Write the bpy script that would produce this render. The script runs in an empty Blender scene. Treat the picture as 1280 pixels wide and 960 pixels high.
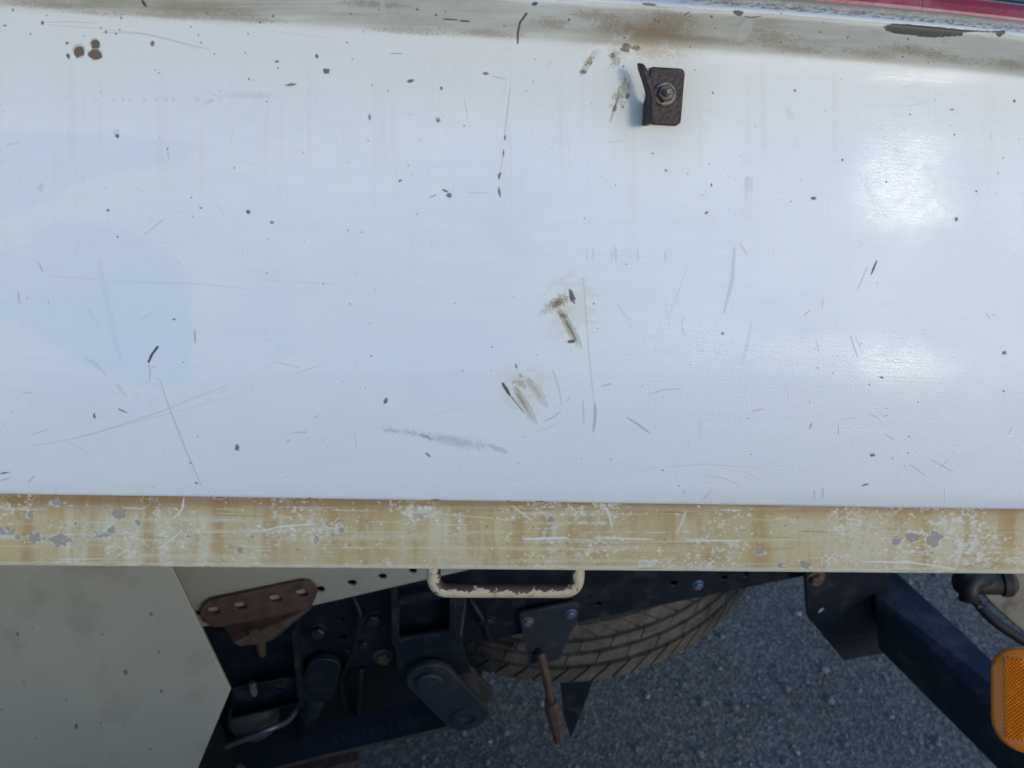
import bpy, bmesh, math, random
import numpy as np
from mathutils import Vector, Matrix

random.seed(7)
SC = bpy.context.scene
COL = SC.collection
WALLH, WALLX = 1.74, 1.5
FPX = 924.0                                    # focal length in photo pixels (26 mm equivalent, 1280 px wide)

# ------------------------------------------------------------------ frames
# Axes given in the camera's frame (right, up, back): the tipped load bed, and the level truck chassis.
def _n(v): return Vector(v).normalized()
XB = _n((.9967, -.0273, -.0757))
ZB = Vector((.045, .9816, .191)); ZB = (ZB - XB * ZB.dot(XB)).normalized()
YB = ZB.cross(XB)
XW = _n((.98, .183, -.05))
ZW = Vector((-.13, .83, .557)); ZW = (ZW - XW * ZW.dot(XW)).normalized()
YW = ZW.cross(XW)
CAMPOS = Vector((0, 0, 1.90))
def c2w(v): return Vector((v.dot(XW), v.dot(YW), v.dot(ZW)))      # camera-frame vector -> world
RIGHT, UP, BACK = c2w(Vector((1, 0, 0))), c2w(Vector((0, 1, 0))), c2w(Vector((0, 0, 1)))
BX, BY, BZ = c2w(XB), c2w(YB), c2w(ZB)
DIST = .62
BORG = CAMPOS - BACK * DIST                    # origin of the bed frame: on the side panel's outer face

# ------------------------------------------------------------------ camera
cam_d = bpy.data.cameras.new('camera')
cam = bpy.data.objects.new('camera', cam_d); COL.objects.link(cam)
cam.matrix_world = Matrix((
    (RIGHT.x, UP.x, BACK.x, CAMPOS.x), (RIGHT.y, UP.y, BACK.y, CAMPOS.y), (RIGHT.z, UP.z, BACK.z, CAMPOS.z), (0, 0, 0, 1)))
cam_d.sensor_width = 36; cam_d.lens = FPX / 1280 * 36
cam_d.clip_start = .02; cam_d.clip_end = 3000
cam_d.dof.use_dof = True; cam_d.dof.focus_distance = .62; cam_d.dof.aperture_fstop = 9.0
SC.camera = cam

# ------------------------------------------------------------------ rays
def ray(px, py):
    return (RIGHT * ((px - 640) / FPX) + UP * ((480 - py) / FPX) - BACK)
def on_depth(px, py, d): return CAMPOS + ray(px, py) * d            # d = distance along the camera axis
def on_y(px, py, y):                                                # vertical plane along the chassis
    r = ray(px, py); return CAMPOS + r * ((y - CAMPOS.y) / r.y)
def on_z(px, py, z):
    r = ray(px, py); return CAMPOS + r * ((z - CAMPOS.z) / r.z)
def body(x, y, z): return BORG + BX * x + BY * y + BZ * z           # bed frame -> world
def on_body(px, py, yb=0.):                                         # -> (x, z) in the bed frame
    r = ray(px, py); o = CAMPOS - BORG
    t = (yb - o.dot(BY)) / r.dot(BY)
    p = o + r * t
    return p.dot(BX), p.dot(BZ)

# ------------------------------------------------------------------ light
SUN_DIR = None
def reflect_at(px, py):
    d = ray(px, py).normalized(); n = -BY
    return (d - n * (2 * d.dot(n))).normalized()
SUN_DIR = reflect_at(1130, 300)                                     # soft bright spot seen in the paint
sun_el = math.asin(SUN_DIR.z); sun_az = math.atan2(SUN_DIR.x, SUN_DIR.y)
print('SUN elevation %.1f azimuth %.1f' % (math.degrees(sun_el), math.degrees(sun_az)))
world = bpy.data.worlds.new('World'); SC.world = world; world.use_nodes = True
wn = world.node_tree
sky = wn.nodes.new('ShaderNodeTexSky'); sky.sky_type = 'NISHITA'; sky.sun_disc = False
sky.sun_elevation = sun_el; sky.sun_rotation = sun_az
sky.air_density = 1.0; sky.dust_density = 0.6; sky.ozone_density = 3.2
wn.links.new(sky.outputs[0], wn.nodes['Background'].inputs[0])
wn.nodes['Background'].inputs[1].default_value = .15
sun_d = bpy.data.lights.new('sun', 'SUN'); sun_d.energy = .5; sun_d.angle = math.radians(10); sun_d.color = (1, .97, .93)
sun = bpy.data.objects.new('sun', sun_d); COL.objects.link(sun)
sun.rotation_euler = SUN_DIR.to_track_quat('Z', 'Y').to_euler()
SC.view_settings.view_transform = 'Standard'; SC.view_settings.look = 'None'
SC.view_settings.exposure = 0.74; SC.view_settings.gamma = 1

# ------------------------------------------------------------------ small helpers
def lin(r, g, b):
    def f(c):
        c /= 255.
        return c / 12.92 if c <= .04045 else ((c + .055) / 1.055) ** 2.4
    return (f(r), f(g), f(b))

def material(name, col, rough=.5, metal=0., spots=None, noise_scale=30., vary=.25, bump=.0, bump_scale=200., spec=.5, scratches=None):
    """Principled paint/metal with noise mottling, optional second colour in patches, fine relief."""
    m = bpy.data.materials.new(name); m.use_nodes = True
    nt = m.node_tree; N = nt.nodes; L = nt.links
    b = N['Principled BSDF']
    tc = N.new('ShaderNodeTexCoord')
    no = N.new('ShaderNodeTexNoise'); no.inputs['Scale'].default_value = noise_scale; no.inputs['Detail'].default_value = 8
    L.new(tc.outputs['Object'], no.inputs['Vector'])
    mix = N.new('ShaderNodeMix'); mix.data_type = 'RGBA'
    mix.inputs[6].default_value = tuple(c * (1 - vary) for c in col) + (1,)
    mix.inputs[7].default_value = tuple(min(1, c * (1 + vary)) for c in col) + (1,)
    L.new(no.outputs['Fac'], mix.inputs[0])
    out = mix.outputs[2]
    if spots:
        scol, lo, hi, ss = spots
        n2 = N.new('ShaderNodeTexNoise'); n2.inputs['Scale'].default_value = ss; n2.inputs['Detail'].default_value = 9; n2.inputs['Roughness'].default_value = .65
        L.new(tc.outputs['Object'], n2.inputs['Vector'])
        mr = N.new('ShaderNodeMapRange'); mr.inputs[1].default_value = lo; mr.inputs[2].default_value = hi
        L.new(n2.outputs['Fac'], mr.inputs[0])
        m2 = N.new('ShaderNodeMix'); m2.data_type = 'RGBA'
        L.new(mr.outputs[0], m2.inputs[0]); L.new(out, m2.inputs[6]); m2.inputs[7].default_value = tuple(scol) + (1,)
        out = m2.outputs[2]
    L.new(out, b.inputs['Base Color'])
    b.inputs['Roughness'].default_value = rough; b.inputs['Metallic'].default_value = metal
    b.inputs['Specular IOR Level'].default_value = spec
    if bump:
        n3 = N.new('ShaderNodeTexNoise'); n3.inputs['Scale'].default_value = bump_scale; n3.inputs['Detail'].default_value = 6
        L.new(tc.outputs['Object'], n3.inputs['Vector'])
        bp = N.new('ShaderNodeBump'); bp.inputs['Strength'].default_value = bump; bp.inputs['Distance'].default_value = .002
        L.new(n3.outputs['Fac'], bp.inputs['Height']); L.new(bp.outputs[0], b.inputs['Normal'])
    return m

def link(name, me, mat=None, parent=None, smooth=False, label=None):
    o = bpy.data.objects.new(name, me); COL.objects.link(o)
    if mat and not me.materials: me.materials.append(mat)
    if smooth:
        for p in me.polygons: p.use_smooth = True
    if parent is not None:
        o.parent = parent; o.matrix_parent_inverse = parent_inverse(parent)
    if label: o['label'] = label
    return o
ORIGINS = {}
def parent_inverse(p): return ORIGINS.get(p.name, Matrix.Identity(4))

def mesh(name, verts, faces, bevel=0., seg=2):
    bm = bmesh.new()
    vs = [bm.verts.new(v) for v in verts]
    for f in faces:
        try: bm.faces.new([vs[i] for i in f])
        except ValueError: pass
    bmesh.ops.recalc_face_normals(bm, faces=bm.faces)
    if bevel:
        bmesh.ops.bevel(bm, geom=[e for e in bm.edges if len(e.link_faces) == 2 and e.calc_face_angle(0) > .5], offset=bevel, segments=seg, affect='EDGES', profile=.5)
    me = bpy.data.meshes.new(name); bm.to_mesh(me); bm.free()
    return me

HEX = [(0, 1, 2, 3), (7, 6, 5, 4), (0, 4, 5, 1), (1, 5, 6, 2), (2, 6, 7, 3), (3, 7, 4, 0)]
def hexa(name, a, b, bevel=.002):              # a, b: two rings of four points
    return mesh(name, list(a) + list(b), HEX, bevel)

def prism(name, ring, depth_vec, bevel=.0015, seg=2):       # polygon swept along a vector
    n = len(ring); d = Vector(depth_vec)
    vs = [Vector(p) for p in ring] + [Vector(p) + d for p in ring]
    fs = [tuple(range(n)), tuple(range(2 * n - 1, n - 1, -1))] + [(i, (i + 1) % n, n + (i + 1) % n, n + i) for i in range(n)]
    return mesh(name, vs, fs, bevel, seg)

def frames(pts):
    pts = [Vector(p) for p in pts]; out = []
    up = Vector((.13, .31, .94))
    for i, p in enumerate(pts):
        t = (pts[min(i + 1, len(pts) - 1)] - pts[max(i - 1, 0)]).normalized()
        s = t.cross(up).normalized(); u = s.cross(t).normalized(); up = u
        out.append((p, s, u))
    return out
def tube(name, pts, r, seg=14, rough=0.):
    vs, fs = [], []
    F = frames(pts)
    for k, (p, s, u) in enumerate(F):
        rr = r[k] if isinstance(r, (list, tuple)) else r
        for j in range(seg):
            a = 2 * math.pi * j / seg
            q = rr * (1 + rough * (random.random() - .5))
            vs.append(p + s * math.cos(a) * q + u * math.sin(a) * q)
    for k in range(len(F) - 1):
        for j in range(seg):
            fs.append((k * seg + j, k * seg + (j + 1) % seg, (k + 1) * seg + (j + 1) % seg, (k + 1) * seg + j))
    fs.append(tuple(range(seg))); fs.append(tuple(range(len(vs) - 1, len(vs) - seg - 1, -1)))
    return mesh(name, vs, fs)

def fillet(pts, r, n=8):                       # round the corners of a polyline
    pts = [Vector(p) for p in pts]; out = [pts[0]]
    for i in range(1, len(pts) - 1):
        a, b, c = pts[i - 1], pts[i], pts[i + 1]
        p0 = b + (a - b).normalized() * r; p2 = b + (c - b).normalized() * r
        for k in range(n + 1):
            t = k / n
            out.append(p0 * (1 - t) ** 2 + b * 2 * t * (1 - t) + p2 * t * t)
    out.append(pts[-1]); return out

def plate(name, outline, holes, y, thick, bevel=.001, slots=()):
    """Upright plate along the chassis (front face at y) cut from an outline in (x, z), with real holes."""
    cu = bpy.data.curves.new('c', 'CURVE'); cu.dimensions = '2D'; cu.fill_mode = 'BOTH'
    cu.extrude = thick / 2 - bevel; cu.bevel_depth = bevel; cu.bevel_resolution = 1; cu.offset = -bevel
    def spl(pts):
        s = cu.splines.new('POLY'); s.points.add(len(pts) - 1)
        for q, (a, b) in zip(s.points, pts): q.co = (a, b, 0, 1)
        s.use_cyclic_u = True
    spl(outline)
    for (hx, hz, hr) in holes:
        spl([(hx + hr * math.cos(a), hz + hr * math.sin(a)) for a in [2 * math.pi * k / 16 for k in range(16)]])
    for s in slots: spl(s)
    o = bpy.data.objects.new('c', cu); COL.objects.link(o)
    dg = bpy.context.evaluated_depsgraph_get(); dg.update()
    me = bpy.data.meshes.new_from_object(o.evaluated_get(dg))
    bpy.data.objects.remove(o); me.name = name; me.materials.clear()
    me.transform(Matrix.Translation((0, y + thick / 2, 0)) @ Matrix.Rotation(math.pi / 2, 4, 'X'))
    return me
def xz(px, py, y):
    p = on_y(px, py, y); return (p.x, p.z)
def rpx(r, y, py=780):                         # pixel radius -> metres on that plane
    p = on_y(640, py, y); return r * (CAMPOS - p).dot(BACK) / FPX
def circle(cx, cz, r, n=20, a0=0, a1=2 * math.pi):
    return [(cx + r * math.cos(a0 + (a1 - a0) * k / n), cz + r * math.sin(a0 + (a1 - a0) * k / n)) for k in range(n + (0 if a1 - a0 >= 6.28 else 1))]

def bolt_mesh(name, r=.009, h=.008, washer=True):
    """Hex head on a washer, axis along -Y (towards the viewer), base at the origin."""
    bm = bmesh.new()
    def ring(n, r, y, off=0): return [bm.verts.new((r * math.cos(2 * math.pi * k / n + off), y, r * math.sin(2 * math.pi * k / n + off))) for k in range(n)]
    def wall(a, b):
        n = len(a)
        for k in range(n): bm.faces.new((a[k], a[(k + 1) % n], b[(k + 1) % n], b[k]))
    if washer:
        w0, w1, w2 = ring(18, r * 1.35, .001), ring(18, r * 1.35, -.0012), ring(18, r * 1.25, -.0018)
        wall(w0, w1); wall(w1, w2); bm.faces.new(w2)
    a, b, c = ring(6, r, .0), ring(6, r, -h * .8), ring(6, r * .82, -h)
    wall(a, b); wall(b, c); bm.faces.new(c)
    bmesh.ops.recalc_face_normals(bm, faces=bm.faces)
    me = bpy.data.meshes.new(name); bm.to_mesh(me); bm.free(); return me

# ------------------------------------------------------------------ wear maps (painted numerically, fixed to the sheet metal)
def _hash(ix, iy, seed):
    h = (ix.astype(np.int64) * 374761393 + iy.astype(np.int64) * 668265263 + seed * 1442695041) & 0x7fffffff
    h = ((h ^ (h >> 13)) * 1274126177) & 0x7fffffff
    return ((h ^ (h >> 16)) & 0xffff).astype(np.float32) / 65535.
def vnoise(x, y, seed=0):
    ix = np.floor(x); iy = np.floor(y); fx = (x - ix).astype(np.float32); fy = (y - iy).astype(np.float32)
    fx = fx * fx * (3 - 2 * fx); fy = fy * fy * (3 - 2 * fy)
    a = _hash(ix, iy, seed); b = _hash(ix + 1, iy, seed); c = _hash(ix, iy + 1, seed); d = _hash(ix + 1, iy + 1, seed)
    return (a * (1 - fx) + b * fx) * (1 - fy) + (c * (1 - fx) + d * fx) * fy
def fbm(x, y, seed=0, o=4):
    s = 0; w = 0; a = 1.
    for k in range(o):
        s = s + a * vnoise(x * 2 ** k, y * 2 ** k, seed + 17 * k); w += a; a *= .55
    return s / w
def sstep(a, b, x):
    t = np.clip((x - a) / (b - a + 1e-9), 0, 1); return t * t * (3 - 2 * t)

class WearMap:
    def __init__(self, W, Hh, PX, PY, base):
        self.W, self.H, self.PX, self.PY = W, Hh, PX, PY
        self.img = np.empty((Hh, W, 3), np.float32); self.img[:] = base
        self.bare = np.zeros((Hh, W), np.float32)
    def win(self, x0, y0, x1, y1):
        cx, cy = (x0 + x1) / 2, (y0 + y1) / 2
        r, c = self.H // 2, self.W // 2
        for _ in range(4):
            c = int(np.argmin(np.abs(self.PX[r] - cx))); r = int(np.argmin(np.abs(self.PY[:, c] - cy)))
        k = self.W / abs(self.PX[r, -1] - self.PX[r, 0])
        kv = max(k, self.H / abs(self.PY[-1, c] - self.PY[0, c])) * 1.6
        hx = int((x1 - x0) / 2 * k * 1.1 + 6 * k); hy = int((y1 - y0) / 2 * kv + 6 * kv)
        hx += int(abs(y1 - y0) * .2 * k)
        return (slice(max(0, r - hy), min(self.H, r + hy)), slice(max(0, c - hx), min(self.W, c + hx)))
    def put(self, w, m, col, bare=0.):
        m = m[..., None]; self.img[w] = self.img[w] * (1 - m) + np.array(col, np.float32) * m
        if bare: self.bare[w] = np.maximum(self.bare[w], m[..., 0] * bare)
    def blob(self, x, y, rx, ry=None, rot=0, col=(.1, .09, .08), a=1., rag=.45, soft=.7, bare=1., seed=0, k=1.):
        rx *= k; ry = ry * k if ry else None
        ry = ry or rx; R = max(rx, ry) + 4
        w = self.win(x - R, y - R, x + R, y + R); X, Y = self.PX[w] - x, self.PY[w] - y
        t = math.radians(rot); u = X * math.cos(t) + Y * math.sin(t); v = -X * math.sin(t) + Y * math.cos(t)
        n = fbm(self.PX[w] / max(1.2, min(rx, ry) * .8), self.PY[w] / max(1.2, min(rx, ry) * .8), seed + int(x * 7 + y), 3)
        d = np.sqrt((u / rx) ** 2 + (v / ry) ** 2) + (n - .5) * 2 * rag
        e = soft / min(rx, ry)
        self.put(w, a * sstep(1 + e, 1 - e, d), col, bare * a)
    def stroke(self, pts, wd, col, a=1., bristle=0., bare=0., taper=True, rag=.3):
        xs = [p[0] for p in pts]; ys = [p[1] for p in pts]
        w = self.win(min(xs) - wd - 3, min(ys) - wd - 3, max(xs) + wd + 3, max(ys) + wd + 3)
        X, Y = self.PX[w], self.PY[w]
        best = np.full(X.shape, 1e9, np.float32); tt = np.zeros(X.shape, np.float32); ss = np.zeros(X.shape, np.float32)
        seg = [math.hypot(xs[i + 1] - xs[i], ys[i + 1] - ys[i]) for i in range(len(pts) - 1)]; tot = sum(seg); acc = 0
        for i in range(len(pts) - 1):
            dx, dy = xs[i + 1] - xs[i], ys[i + 1] - ys[i]; l2 = dx * dx + dy * dy
            t = np.clip(((X - xs[i]) * dx + (Y - ys[i]) * dy) / l2, 0, 1)
            px, py = X - xs[i] - t * dx, Y - ys[i] - t * dy
            d = np.hypot(px, py); k = d < best
            best = np.where(k, d, best); tt = np.where(k, (acc + t * seg[i]) / tot, tt)
            ss = np.where(k, (px * -dy + py * dx) / math.sqrt(l2), ss); acc += seg[i]
        n = fbm(X / 3., Y / 3., int(xs[0] + ys[0] * 3), 3)
        ww = wd / 2 * (1 + (n - .5) * 2 * rag)
        if taper: ww = ww * (.25 + .75 * np.sin(np.pi * np.clip(tt * .96 + .02, 0, 1)) ** .5)
        m = sstep(ww + .6, ww - .5, best)
        if bristle:
            b = fbm(ss * 1.3 + 50, tt * tot / 16., int(xs[0] * 5), 2)
            m = m * (1 - bristle + bristle * sstep(.42, .62, b)) * (1 - .6 * tt)
        self.put(w, a * m, col, bare * a)
    def smudge(self, x, y, rx, ry, rot, col, a=.8, thr=.5, fine=2.2, bare=0.):
        R = max(rx, ry) * 1.6; w = self.win(x - R, y - R, x + R, y + R); X, Y = self.PX[w] - x, self.PY[w] - y
        t = math.radians(rot); u = X * math.cos(t) + Y * math.sin(t); v = -X * math.sin(t) + Y * math.cos(t)
        g = np.exp(-(u / rx) ** 2 - (v / ry) ** 2)
        n = fbm(u / fine / 1.6, v / fine, int(x + 3 * y), 4) + .25 * (fbm(u / 14., v / 8., int(x), 3) - .5)
        self.put(w, a * sstep(thr - .04, thr + .20, n * .6 + g * .4) * sstep(.04, .5, g), col, bare * a)
    def poly(self, pts, col, a=1., bare=1., rag=2.2, soft=.6):
        xs = [p[0] for p in pts]; ys = [p[1] for p in pts]; w = self.win(min(xs) - 4, min(ys) - 4, max(xs) + 4, max(ys) + 4)
        X, Y = self.PX[w], self.PY[w]; best = np.full(X.shape, 1e9, np.float32); ins = np.zeros(X.shape, bool)
        for i in range(len(pts)):
            (x0, y0), (x1, y1) = pts[i], pts[(i + 1) % len(pts)]; dx, dy = x1 - x0, y1 - y0
            t = np.clip(((X - x0) * dx + (Y - y0) * dy) / (dx * dx + dy * dy + 1e-6), 0, 1)
            best = np.minimum(best, np.hypot(X - x0 - t * dx, Y - y0 - t * dy))
            if dy: ins ^= ((y0 > Y) != (y1 > Y)) & (X < (x1 - x0) * (Y - y0) / dy + x0)
        d = np.where(ins, best, -best) + (fbm(X / 3., Y / 3., int(xs[0]), 3) - .5) * 2 * rag
        self.put(w, a * sstep(-soft, soft, d), col, bare * a)
    def flakes(self, x, y, rx, ry, cols, n, a=.8, rnd=random.Random(77)):
        for k in range(n):
            q, w_ = rnd.gauss(0, .6), rnd.gauss(0, .6)
            self.blob(x + q * rx, y + w_ * ry, rnd.uniform(.8, 2.8), rnd.uniform(.7, 1.8), rnd.uniform(-30, 30), rnd.choice(cols), a=a * rnd.uniform(.5, 1), rag=.8, bare=0)
    def material(self, name, rough=.34, bare_rough=.6, brush=.12, grain=.1, spec=.5, gloss=None):
        im = bpy.data.images.new(name + '_wear', self.W, self.H, alpha=True, float_buffer=True)
        im.colorspace_settings.name = 'Non-Color'; im.alpha_mode = 'CHANNEL_PACKED'
        px = np.dstack([np.clip(self.img, 0, 1), 1 - np.clip(self.bare, 0, 1)]).astype(np.float32)
        im.pixels.foreach_set(px.ravel()); im.update(); im.pack()
        m = bpy.data.materials.new(name); m.use_nodes = True; nt = m.node_tree; N = nt.nodes; L = nt.links; b = N['Principled BSDF']; b.inputs['Specular IOR Level'].default_value = spec
        uv = N.new('ShaderNodeUVMap'); uv.uv_map = 'sheet'
        t = N.new('ShaderNodeTexImage'); t.image = im; t.extension = 'MIRROR'; t.interpolation = 'Cubic'
        L.new(uv.outputs[0], t.inputs[0]); L.new(t.outputs[0], b.inputs['Base Color'])
        mr = N.new('ShaderNodeMapRange'); mr.inputs[3].default_value = bare_rough; mr.inputs[4].default_value = rough
        L.new(t.outputs[1], mr.inputs[0])
        tc = N.new('ShaderNodeUVMap'); tc.uv_map = 'metres'
        mp = N.new('ShaderNodeMapping'); mp.inputs['Scale'].default_value = (14, 520, 1); L.new(tc.outputs[0], mp.inputs[0])
        n1 = N.new('ShaderNodeTexNoise'); n1.inputs['Scale'].default_value = 1; n1.inputs['Detail'].default_value = 4; L.new(mp.outputs[0], n1.inputs[0])
        n2 = N.new('ShaderNodeTexNoise'); n2.inputs['Scale'].default_value = 560; n2.inputs['Detail'].default_value = 5; n2.inputs['Roughness'].default_value = .6; L.new(tc.outputs[0], n2.inputs[0])
        n4 = N.new('ShaderNodeTexNoise'); n4.inputs['Scale'].default_value = 9; n4.inputs['Detail'].default_value = 4; L.new(tc.outputs[0], n4.inputs[0])
        rv = N.new('ShaderNodeMath'); rv.operation = 'MULTIPLY_ADD'; rv.inputs[1].default_value = .22; L.new(n4.outputs['Fac'], rv.inputs[0])
        if gloss is not None:                   # patches where the chalky paint has been rubbed shiny
            gi = bpy.data.images.new(name + '_gloss', gloss.shape[1], gloss.shape[0], float_buffer=True); gi.colorspace_settings.name = 'Non-Color'
            gi.pixels.foreach_set(np.dstack([gloss, gloss, gloss, np.ones_like(gloss)]).astype(np.float32).ravel()); gi.update(); gi.pack()
            gt = N.new('ShaderNodeTexImage'); gt.image = gi; gt.extension = 'MIRROR'; L.new(uv.outputs[0], gt.inputs[0])
            gm = N.new('ShaderNodeMapRange'); gm.inputs[3].default_value = rough; gm.inputs[4].default_value = .15; L.new(gt.outputs[0], gm.inputs[0]); L.new(gm.outputs[0], mr.inputs[4])
        sub = N.new('ShaderNodeMath'); sub.operation = 'SUBTRACT'; sub.inputs[1].default_value = .11; L.new(mr.outputs[0], sub.inputs[0]); L.new(sub.outputs[0], rv.inputs[2])
        L.new(rv.outputs[0], b.inputs['Roughness'])
        b1 = N.new('ShaderNodeBump'); b1.inputs['Strength'].default_value = brush; b1.inputs['Distance'].default_value = .0006; L.new(n1.outputs['Fac'], b1.inputs['Height'])
        b2 = N.new('ShaderNodeBump'); b2.inputs['Strength'].default_value = grain; b2.inputs['Distance'].default_value = .0008; L.new(n2.outputs['Fac'], b2.inputs['Height']); L.new(b1.outputs[0], b2.inputs['Normal'])
        b3 = N.new('ShaderNodeBump'); b3.inputs['Strength'].default_value = .5; b3.inputs['Distance'].default_value = .0008; L.new(t.outputs[1], b3.inputs['Height']); L.new(b2.outputs[0], b3.inputs['Normal'])
        L.new(b3.outputs[0], b.inputs['Normal'])
        return m

def wavy(x, z): return .0005 * math.sin(x * 11 + z * 5 + .4) * math.cos(z * 13 + x * 2) + .00035 * math.sin(x * 27 - z * 17)
def sweep_sheet(name, prof, x0, x1, nx, dz=None, texel=None, dy=None):
    """Sheet metal: profile [(y, z)] swept along the bed's length, with UVs 'sheet' (0..1 over the wear map) and 'metres'."""
    L = [0.]
    for a, b in zip(prof, prof[1:]): L.append(L[-1] + math.hypot(b[0] - a[0], b[1] - a[1]))
    vs, fs, uv = [], [], []
    for i in range(nx + 1):
        x = x0 + (x1 - x0) * i / nx
        for k, (y, z) in enumerate(prof):
            vs.append(body(x, y + (dy(x, z) if dy else 0), z + (dz(x, z) if dz else 0))); uv.append((x, L[k]))
    n = len(prof)
    for i in range(nx):
        for k in range(n - 1): fs.append((i * n + k, (i + 1) * n + k, (i + 1) * n + k + 1, i * n + k + 1))
    me = bpy.data.meshes.new(name); me.from_pydata(vs, [], fs); me.update()
    ux0, ux1, lt = texel
    A = me.uv_layers.new(name='sheet'); B = me.uv_layers.new(name='metres')
    for lp in me.loops:
        u, v = uv[lp.vertex_index]
        A.data[lp.index].uv = ((u - ux0) / (ux1 - ux0), v / lt); B.data[lp.index].uv = (u, v)
    for p in me.polygons: p.use_smooth = True
    return me, L

def texel_pixels(prof, x0, x1, W, Hh, dz=None):
    """Where each texel of a swept sheet stands in the photograph (used to read mark positions off it)."""
    L = [0.]
    for a, b in zip(prof, prof[1:]): L.append(L[-1] + math.hypot(b[0] - a[0], b[1] - a[1]))
    l = (np.arange(Hh) + .5) / Hh * L[-1]
    y = np.interp(l, L, [p[0] for p in prof])[:, None]; z = np.interp(l, L, [p[1] for p in prof])[:, None]
    x = (x0 + (np.arange(W) + .5) / W * (x1 - x0))[None, :]
    if dz is not None: z = z + np.vectorize(dz)(x, z) if False else z + dz(x, z)
    o = BORG - CAMPOS
    def comp(axis): return o.dot(axis) + x * BX.dot(axis) + y * BY.dot(axis) + z * BZ.dot(axis)
    d = -comp(BACK)
    return (640 + FPX * comp(RIGHT) / d).astype(np.float32), (480 - FPX * comp(UP) / d).astype(np.float32)

# ================================================================== THE TRUCK
truck = bpy.data.objects.new('tipper_truck', None); COL.objects.link(truck)
truck.location = (-.6, 1.4, 0); truck.empty_display_size = .3
ORIGINS[truck.name] = Matrix.Translation(truck.location).inverted()
truck['label'] = 'worn white tipper truck with yellowed cream rail and dark navy chassis on grey asphalt'
truck['category'] = 'truck'

NAVY = material('navy_chassis_paint', (.006, .009, .017), .45, spots=((.05, .046, .042), .52, .78, 22), noise_scale=18, vary=.35, bump=.25, bump_scale=120)
NAVY2 = material('navy_bracket_paint', (.010, .014, .023), .46, spots=((.07, .062, .054), .52, .78, 28), noise_scale=24, vary=.3, bump=.2, bump_scale=150)
BLACKRUB = material('black_rubber', (.007, .007, .008), .6, vary=.3, bump=.2)
RUST = material('rusty_steel', (.11, .065, .045), .75, spots=((.05, .032, .026), .45, .7, 60), noise_scale=45, vary=.4, bump=.5, bump_scale=260)
BROWN = material('dark_rust_steel', (.030, .019, .017), .5, metal=.25, spots=((.085, .045, .032), .55, .75, 130), noise_scale=90, vary=.5, bump=.5, bump_scale=420)
STEEL = material('dull_bolt_steel', (.20, .18, .155), .5, metal=.35, spots=((.08, .06, .045), .5, .62, 220), noise_scale=120, vary=.4, bump=.4, bump_scale=500)
CREAM = material('cream_paint', (.40, .38, .31), .5, spots=((.30, .26, .18), .55, .8, 9), noise_scale=7, vary=.12, bump=.08)
TYRE = material('tyre_rubber', (.080, .071, .060), .9, spots=((.15, .132, .108), .45, .75, 30), noise_scale=30, vary=.35, bump=.3, bump_scale=300)

# ---------------------------------------------------------------- side panel of the bed
xa, _ = on_body(-40, 480); xb_, _ = on_body(1330, 480)
z_bot = on_body(640, 628)[1]; z_crease = on_body(640, 49)[1]
def lip_dz(x, z):                               # the top edge sags a little towards both ends
    k = np.clip((z - (z_crease - .05)) / .05, 0, 1)
    return -k * .10 * np.clip(x - .18, 0, .3) ** 2
prof = [(.006, z_bot + .0015), (.0025, z_bot), (.0008, z_bot + .0006), (0, z_bot + .003)]
nface = 26
for k in range(1, nface + 1):
    prof.append((0, z_bot + .003 + (z_crease - .002 - z_bot - .003) * k / nface))
# concave bend outwards, sloped band, rolled nose, flat top
for a in np.linspace(10, 52, 6):
    prof.append((prof[-1][0] - .0024 * math.sin(math.radians(a)), prof[-1][1] + .0024 * math.cos(math.radians(a))))
yb0, zb0 = prof[-1]
for k in range(1, 7):
    prof.append((yb0 - .0135 * k / 6, zb0 + .0125 * k / 6))
yn, zn = prof[-1]
for a in np.linspace(20, 160, 10):
    prof.append((yn + .0026 - .0032 * math.sin(math.radians(a + 30)) * 1., zn + .0007 + .0030 * (1 - math.cos(math.radians(a))) * .9))
yt, zt = prof[-1]
prof += [(yt + .007, zt + .0068), (yt + .014, zt + .0125), (yt + .017, zt + .012)]
PW_, PH_ = 2900, 1250
PX, PY = texel_pixels(prof, xa, xb_, PW_, PH_, lip_dz)
WHITE = np.array((.70, .71, .71), np.float32)
wm = WearMap(PW_, PH_, PX, PY, WHITE)
# --- broad dirt
n1 = fbm(PX / 190., PY / 120., 3, 4)[..., None]; n2 = fbm(PX / 60., PY / 9., 5, 4)[..., None]
warm = np.array((.60, .55, .43), np.float32)
full = (slice(None), slice(None))
low = (sstep(430, 640, PY) * .22)[..., None]
wm.img = wm.img * (1 - low * n1 * 1.6) + warm * low * n1 * 1.6
wm.img *= (.965 + .05 * n2) * (.97 + .06 * n1)
top = (sstep(190, 60, PY - .05 * (PX - 640)) * .34)[..., None]
wm.img = wm.img * (1 - top * (.4 + n1)) + warm * top * (.4 + n1)
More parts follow.
